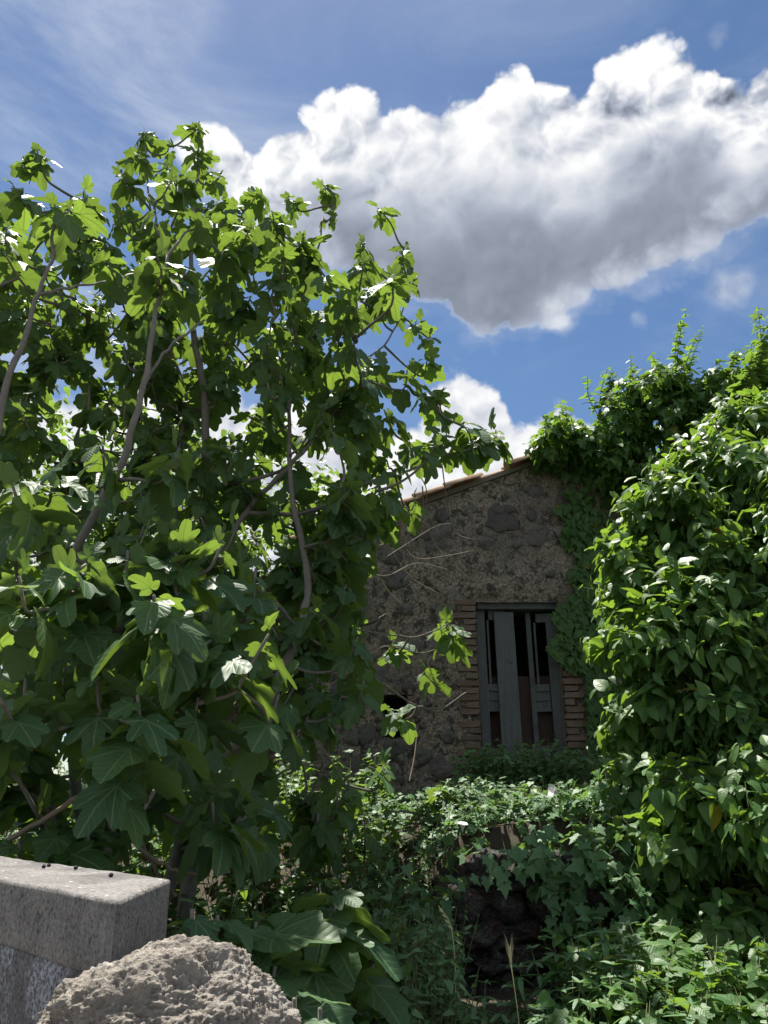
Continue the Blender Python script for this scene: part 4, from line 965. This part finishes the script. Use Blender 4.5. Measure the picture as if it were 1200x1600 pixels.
# ================================================================== LOW PLANTS
def carpet(name, label, cat, region, Yr, count, templ, mat, size, height, seed, by_px=True):
    """uncountable low growth: leaves on short stems rising from the ground"""
    rr = random.Random(seed); Vs, Fs, Us, Rs, off = [], [], [], [], 0; st = []
    for _ in range(count):
        Y = rr.uniform(*Yr); px = rr.uniform(*region); x = at(px, 1300, Y).x; gz = ground_z(x, Y)
        hmax = height(px, Y) if callable(height) else height
        h = hmax * rr.random() ** 0.7; lean = Vector((rr.uniform(-.1, .1), rr.uniform(-.1, .06), 0)); p0 = Vector((x, Y, gz)); p1 = p0 + lean * (h / 0.3) + UP * h
        st.append(tube([p0, p1], [0.003, 0.0015], 3))
        for k in range(rr.choice((4, 5, 6, 7))):
            f = rr.uniform(0.35, 1); a = rr.uniform(0, 6.28); o = Vector((math.cos(a), math.sin(a), rr.uniform(-.6, .5)))
            x_, y_, z_ = frame(o, UP + o * 0.3 + Vector((0, -0.3, 0)), rr.uniform(-.5, .5)); s_ = rr.uniform(*size); v, f_, uv = templ[rr.randrange(len(templ))]
            A = np.array([x_, y_, z_], np.float32) * s_
            Vs.append(v @ A + np.array(p0.lerp(p1, f), np.float32)); Fs.append(f_ + off); Us.append(uv); Rs.append(np.full(len(v), rr.random())); off += len(v)
    me = mesh(name, np.concatenate(Vs), np.concatenate(Fs), mat, np.concatenate(Us), np.concatenate(Rs)); o = link(name, me); tag(o, label, cat, kind='stuff')
    V, F = join(st); tag(link('stems', mesh('stems', V, F, M['stem']), o), kind='stuff')
def hw(px, Y):                # taller weeds between the fig suckers and the lava wall
    return (0.42 if Y > 3.0 else 0.26)
carpet('weeds', 'dense small-leaved green weeds filling the ground before the house', 'weeds', (470, 700), (2.6, 4.6), 1700, LAN + IVA[:2], M['weed'], (0.025, 0.05), hw, 1)
carpet('weeds', 'mound of ivy and weeds heaped against the wall under the window', 'weeds', (745, 905), (6.5, 7.35), 420, IVY + LAN, M['weed'], (0.04, 0.065), 0.46, 5)
carpet('weeds', 'low weeds and creepers covering the terrace under the window', 'weeds', (560, 960), (4.6, 7.3), 1500, IVY + LAN, M['weed'], (0.03, 0.055), lambda px, Y: 0.16 + (0.22 if Y > 6.3 and px > 720 else 0), 2)
carpet('weeds', 'dark undergrowth on the shaded bank beneath the fig tree', 'undergrowth', (-200, 600), (2.6, 7.0), 1700, IVY + IVA, M['ivy'], (0.04, 0.075), 0.45, 3)
carpet('weeds', 'green undergrowth at the foot of the ivy thicket', 'undergrowth', (860, 1320), (2.8, 4.1), 800, IVY + IVA, M['ivy'], (0.045, 0.08), 0.34, 4)

# bushy weeds with whorls of pointed leaves in front of the lava wall
WH = []
def weed(px, py, Y, hgt, label, s_=(0.05, 0.075)):
    T = at(px, py, Y); gz = ground_z(T.x, Y); b = Vector((T.x + random.uniform(-.04, .04), Y + random.uniform(0, .08), gz))
    r_ = empty('leafy_weed', b, label, 'weed', 'weeds in front of the lava wall'); bag = Bag(r_, LAN, M['weed'], 300)
    for j in range(5):
        e = T + Vector((random.uniform(-.11, .11), random.uniform(-.10, .06), -random.uniform(0, 0.16) * (j > 0)))
        P = spline([b, b.lerp(e, 0.55) + rvec() * 0.03, e], 6); V, F = tube(P, [0.004 - 0.002 * k / (len(P) - 1) for k in range(len(P))], 5)
        link('stem', mesh('stem', V, np.array(F, np.int32), M['stem']), r_)
        nw = 6; L = len(P) - 1
        for k in range(nw):
            f = 1 - 0.085 * k * (0.5 / max((e - b).length, 0.3)) * 1.2; i = min(int(f * L), L - 1); p = P[i].lerp(P[i + 1], f * L - i)
            for q in range(5 if k < 2 else 4):
                a = q * (6.283 / (5 if k < 2 else 4)) + k * 0.8 + j; o = Vector((math.cos(a), math.sin(a), 0.35 if k == 0 else random.uniform(-.5, .1)))
                bag.add(p, o, UP + o * 0.2, random.uniform(*s_) * (0.65 if k == 0 else 1), random.uniform(-.3, .3), 0.08)
names = ['bushy weed with whorls of pointed pale green leaves before the lava wall'] * 12
for (px, py, Y), nm in zip(((868, 1470, 3.3), (925, 1455, 3.3), (960, 1440, 3.4), (905, 1530, 3.0), (840, 1510, 3.3), (985, 1500, 3.1), (945, 1500, 3.1), (830, 1570, 3.0), (880, 1575, 2.9), (775, 1560, 3.1), (735, 1540, 3.2), (1010, 1560, 2.8)), names): weed(px, py, Y, 0, nm)

# wild barley ear, oat ear
def barley(px, py, pyb, Y, label, col='straw'):
    T = at(px, py, Y); b = at(px + 18, pyb, Y); b = Vector((b.x, Y, ground_z(b.x, Y)))
    r_ = empty('wild_barley', b, label, 'grass stalk'); J = T - (T - b).normalized() * 0.075
    P = spline([b, b.lerp(J, 0.5) + Vector((0.01, 0, 0)), J], 6); V, F = tube(P, [0.0018] * len(P), 5); link('stem', mesh('stem', V, np.array(F, np.int32), M['straw']), r_)
    d = (T - J).normalized(); s_ = d.cross(Vector((0, 1, 0))).normalized(); w_ = s_.cross(d); gr = []; aw = []
    for k in range(11):
        for q in (-1, 1):
            c = J + d * (0.0045 * k); o = (s_ * q + w_ * random.uniform(-.6, .6)).normalized()
            gr.append(tube([c, c + (d * 0.9 + o * 0.45) * 0.006, c + (d * 0.95 + o * 0.3) * 0.012], [0.0008, 0.0022, 0.0006], 5)); aw.append(tube([c + d * 0.011 + o * 0.003, c + d * 0.045 + o * 0.014], [0.0006, 0.0002], 3))
    V, F = join(gr); link('ear', mesh('ear', V, F, M['straw']), r_); V, F = join(aw); link('awns', mesh('awns', V, F, M['straw']), r_)
barley(795, 1466, 1640, 3.0, 'single pale wild barley ear on a thin stalk before the lava stones')
def oat():
    b = at(705, 1640, 3.3); b.z = ground_z(b.x, b.y); r_ = empty('dry_oat_grass', b, 'dry oat grass stalk with pale hanging spikelets beside the lava wall', 'grass stalk')
    P = spline([b, at(712, 1540, 3.3), at(705, 1450, 3.3), at(685, 1415, 3.3)], 6); V, F = tube(P, [0.0018] * len(P), 5); link('stem', mesh('stem', V, np.array(F, np.int32), M['straw']), r_)
    for px, py in ((686, 1420), (690, 1428), (695, 1437), (700, 1446), (713, 1470), (688, 1485)):
        p = at(px, py, 3.29); V, F = tube([p, p + Vector((0.008, -.004, -.006)), p + Vector((0.018, -.004, -.012))], [0.001, 0.0038, 0.0008], 6); link('spikelet', mesh('spikelet', V, np.array(F, np.int32), M['straw']), r_)
oat()
# white bindweed trumpets
def bindweed(px, py, Y, d, s_, label):
    p = at(px, py, Y); r_ = empty('bindweed_flower', p, label, 'flower', 'bindweed flowers'); d = Vector(d).normalized(); e1 = d.orthogonal().normalized(); e2 = d.cross(e1)
    V = []; F = []; n = 15; prof = [(0, 0.06), (0.35, 0.13), (0.7, 0.24), (0.92, 0.44), (1.0, 0.62)]
    for k, (h, r) in enumerate(prof):
        for i in range(n):
            a = 6.2832 * i / n; rr = r * (1 + (0.06 * math.cos(5 * a) if k > 2 else 0)); V.append(p + (d * h + (e1 * math.cos(a) + e2 * math.sin(a)) * rr) * s_)
    for k in range(len(prof) - 1):
        for i in range(n): F.append((k * n + i, k * n + (i + 1) % n, (k + 1) * n + (i + 1) % n, (k + 1) * n + i))
    link('corolla', mesh('corolla', V, F, M['petal']), r_)
    b = p - d * 0.3 * s_; V, F = tube([p + d * 0.08 * s_, p - d * 0.1 * s_, p - d * 0.5 * s_ - UP * 0.3 * s_, p - d * 0.5 * s_ - UP * 1.6 * s_], [0.09 * s_, 0.10 * s_, 0.03 * s_, 0.03 * s_], 6); link('calyx', mesh('calyx', V, np.array(F, np.int32), M['stem']), r_)
bindweed(874, 1240, 4.45, (-0.85, -0.35, 0.35), 0.05, 'white bindweed trumpet opening sideways among ivy below the window')
bindweed(722, 1300, 4.5, (0.1, -0.3, 1), 0.045, 'white bindweed bloom upright above the terrace weeds')

# ================================================================== TREES BEHIND
def back_tree(px, py, Y, h, rad, label, seed, n=2600, s_=(0.06, 0.10)):
    rr = random.Random(seed); b = at(px, 1200, Y); b.z = ground_z(b.x, b.y); top = at(px, py, Y).z
    r_ = empty('broadleaf_tree', b, label, 'tree', 'trees behind the fig'); bag = Bag(r_, IVA, M['back'], 120, rest='crown')
    P = spline([b - UP * 0.1, b + Vector((rr.uniform(-.2, .2), 0, (top - b.z) * 0.5)), b + Vector((rr.uniform(-.3, .3), 0, (top - b.z) * 0.85))], 6); V, F = tube(P, [0.09 - 0.06 * k / (len(P) - 1) for k in range(len(P))], 7); link('trunk', mesh('trunk', V, np.array(F, np.int32), M['bark']), r_)
    cl = []
    for k in range(34):
        q = rvec(); q = Vector((q.x * rad, q.y * rad * 0.8, 0)) * rr.uniform(0.3, 1); z_ = b.z + (top - b.z) * rr.uniform(0.25, 0.95); w_ = 1 - 0.5 * max(0, (z_ - b.z) / (top - b.z) - 0.6) / 0.4
        c = Vector((b.x + q.x * w_, b.y + q.y * w_, z_)); cl.append(c); A = min(P, key=lambda t: (t - c).length + 0.7 * max(0, t.z - c.z))
        V, F = tube(spline([A, A.lerp(c, 0.5) - UP * 0.05, c], 4), [0.022 - 0.018 * k_ / 8 for k_ in range(9)], 5); link('branch', mesh('branch', V, np.array(F, np.int32), M['bark']), r_)
    for k in range(n):
        c = rr.choice(cl) + Vector((rr.gauss(0, 1), rr.gauss(0, 1), rr.gauss(0, 1))) * 0.22; a = rr.uniform(0, 6.28); o = Vector((math.cos(a), math.sin(a), rr.uniform(-1.0, .3)))
        bag.add(c, o, UP + o * 0.4, rr.uniform(*s_), rr.uniform(-.6, .6), 0.25)
back_tree(60, 620, 8.0, 4, 1.3, 'bushy tree beside the outer end of the tiled outbuilding', 1)
back_tree(260, 690, 8.5, 4, 1.2, 'loose light green tree showing through gaps in the fig', 2)
back_tree(450, 720, 9.5, 4, 1.0, 'small tree behind the lower end of the house roof', 3, 1800)
back_tree(-200, 560, 7.0, 4, 1.4, 'tallest bushy tree beyond the fig, farthest from the stone house', 4)
back_tree(560, 760, 10.5, 4, 0.8, 'slight tree rising over the tiled roof edge', 5, 1200)

back_tree(1330, 820, 7.6, 4, 1.2, 'dense bushy tree hidden behind the tall ivy thicket', 6)
back_tree(1150, 980, 9.5, 4, 1.1, 'low bushy tree filling the gap between house and ivy thicket', 7)

finish_bags()
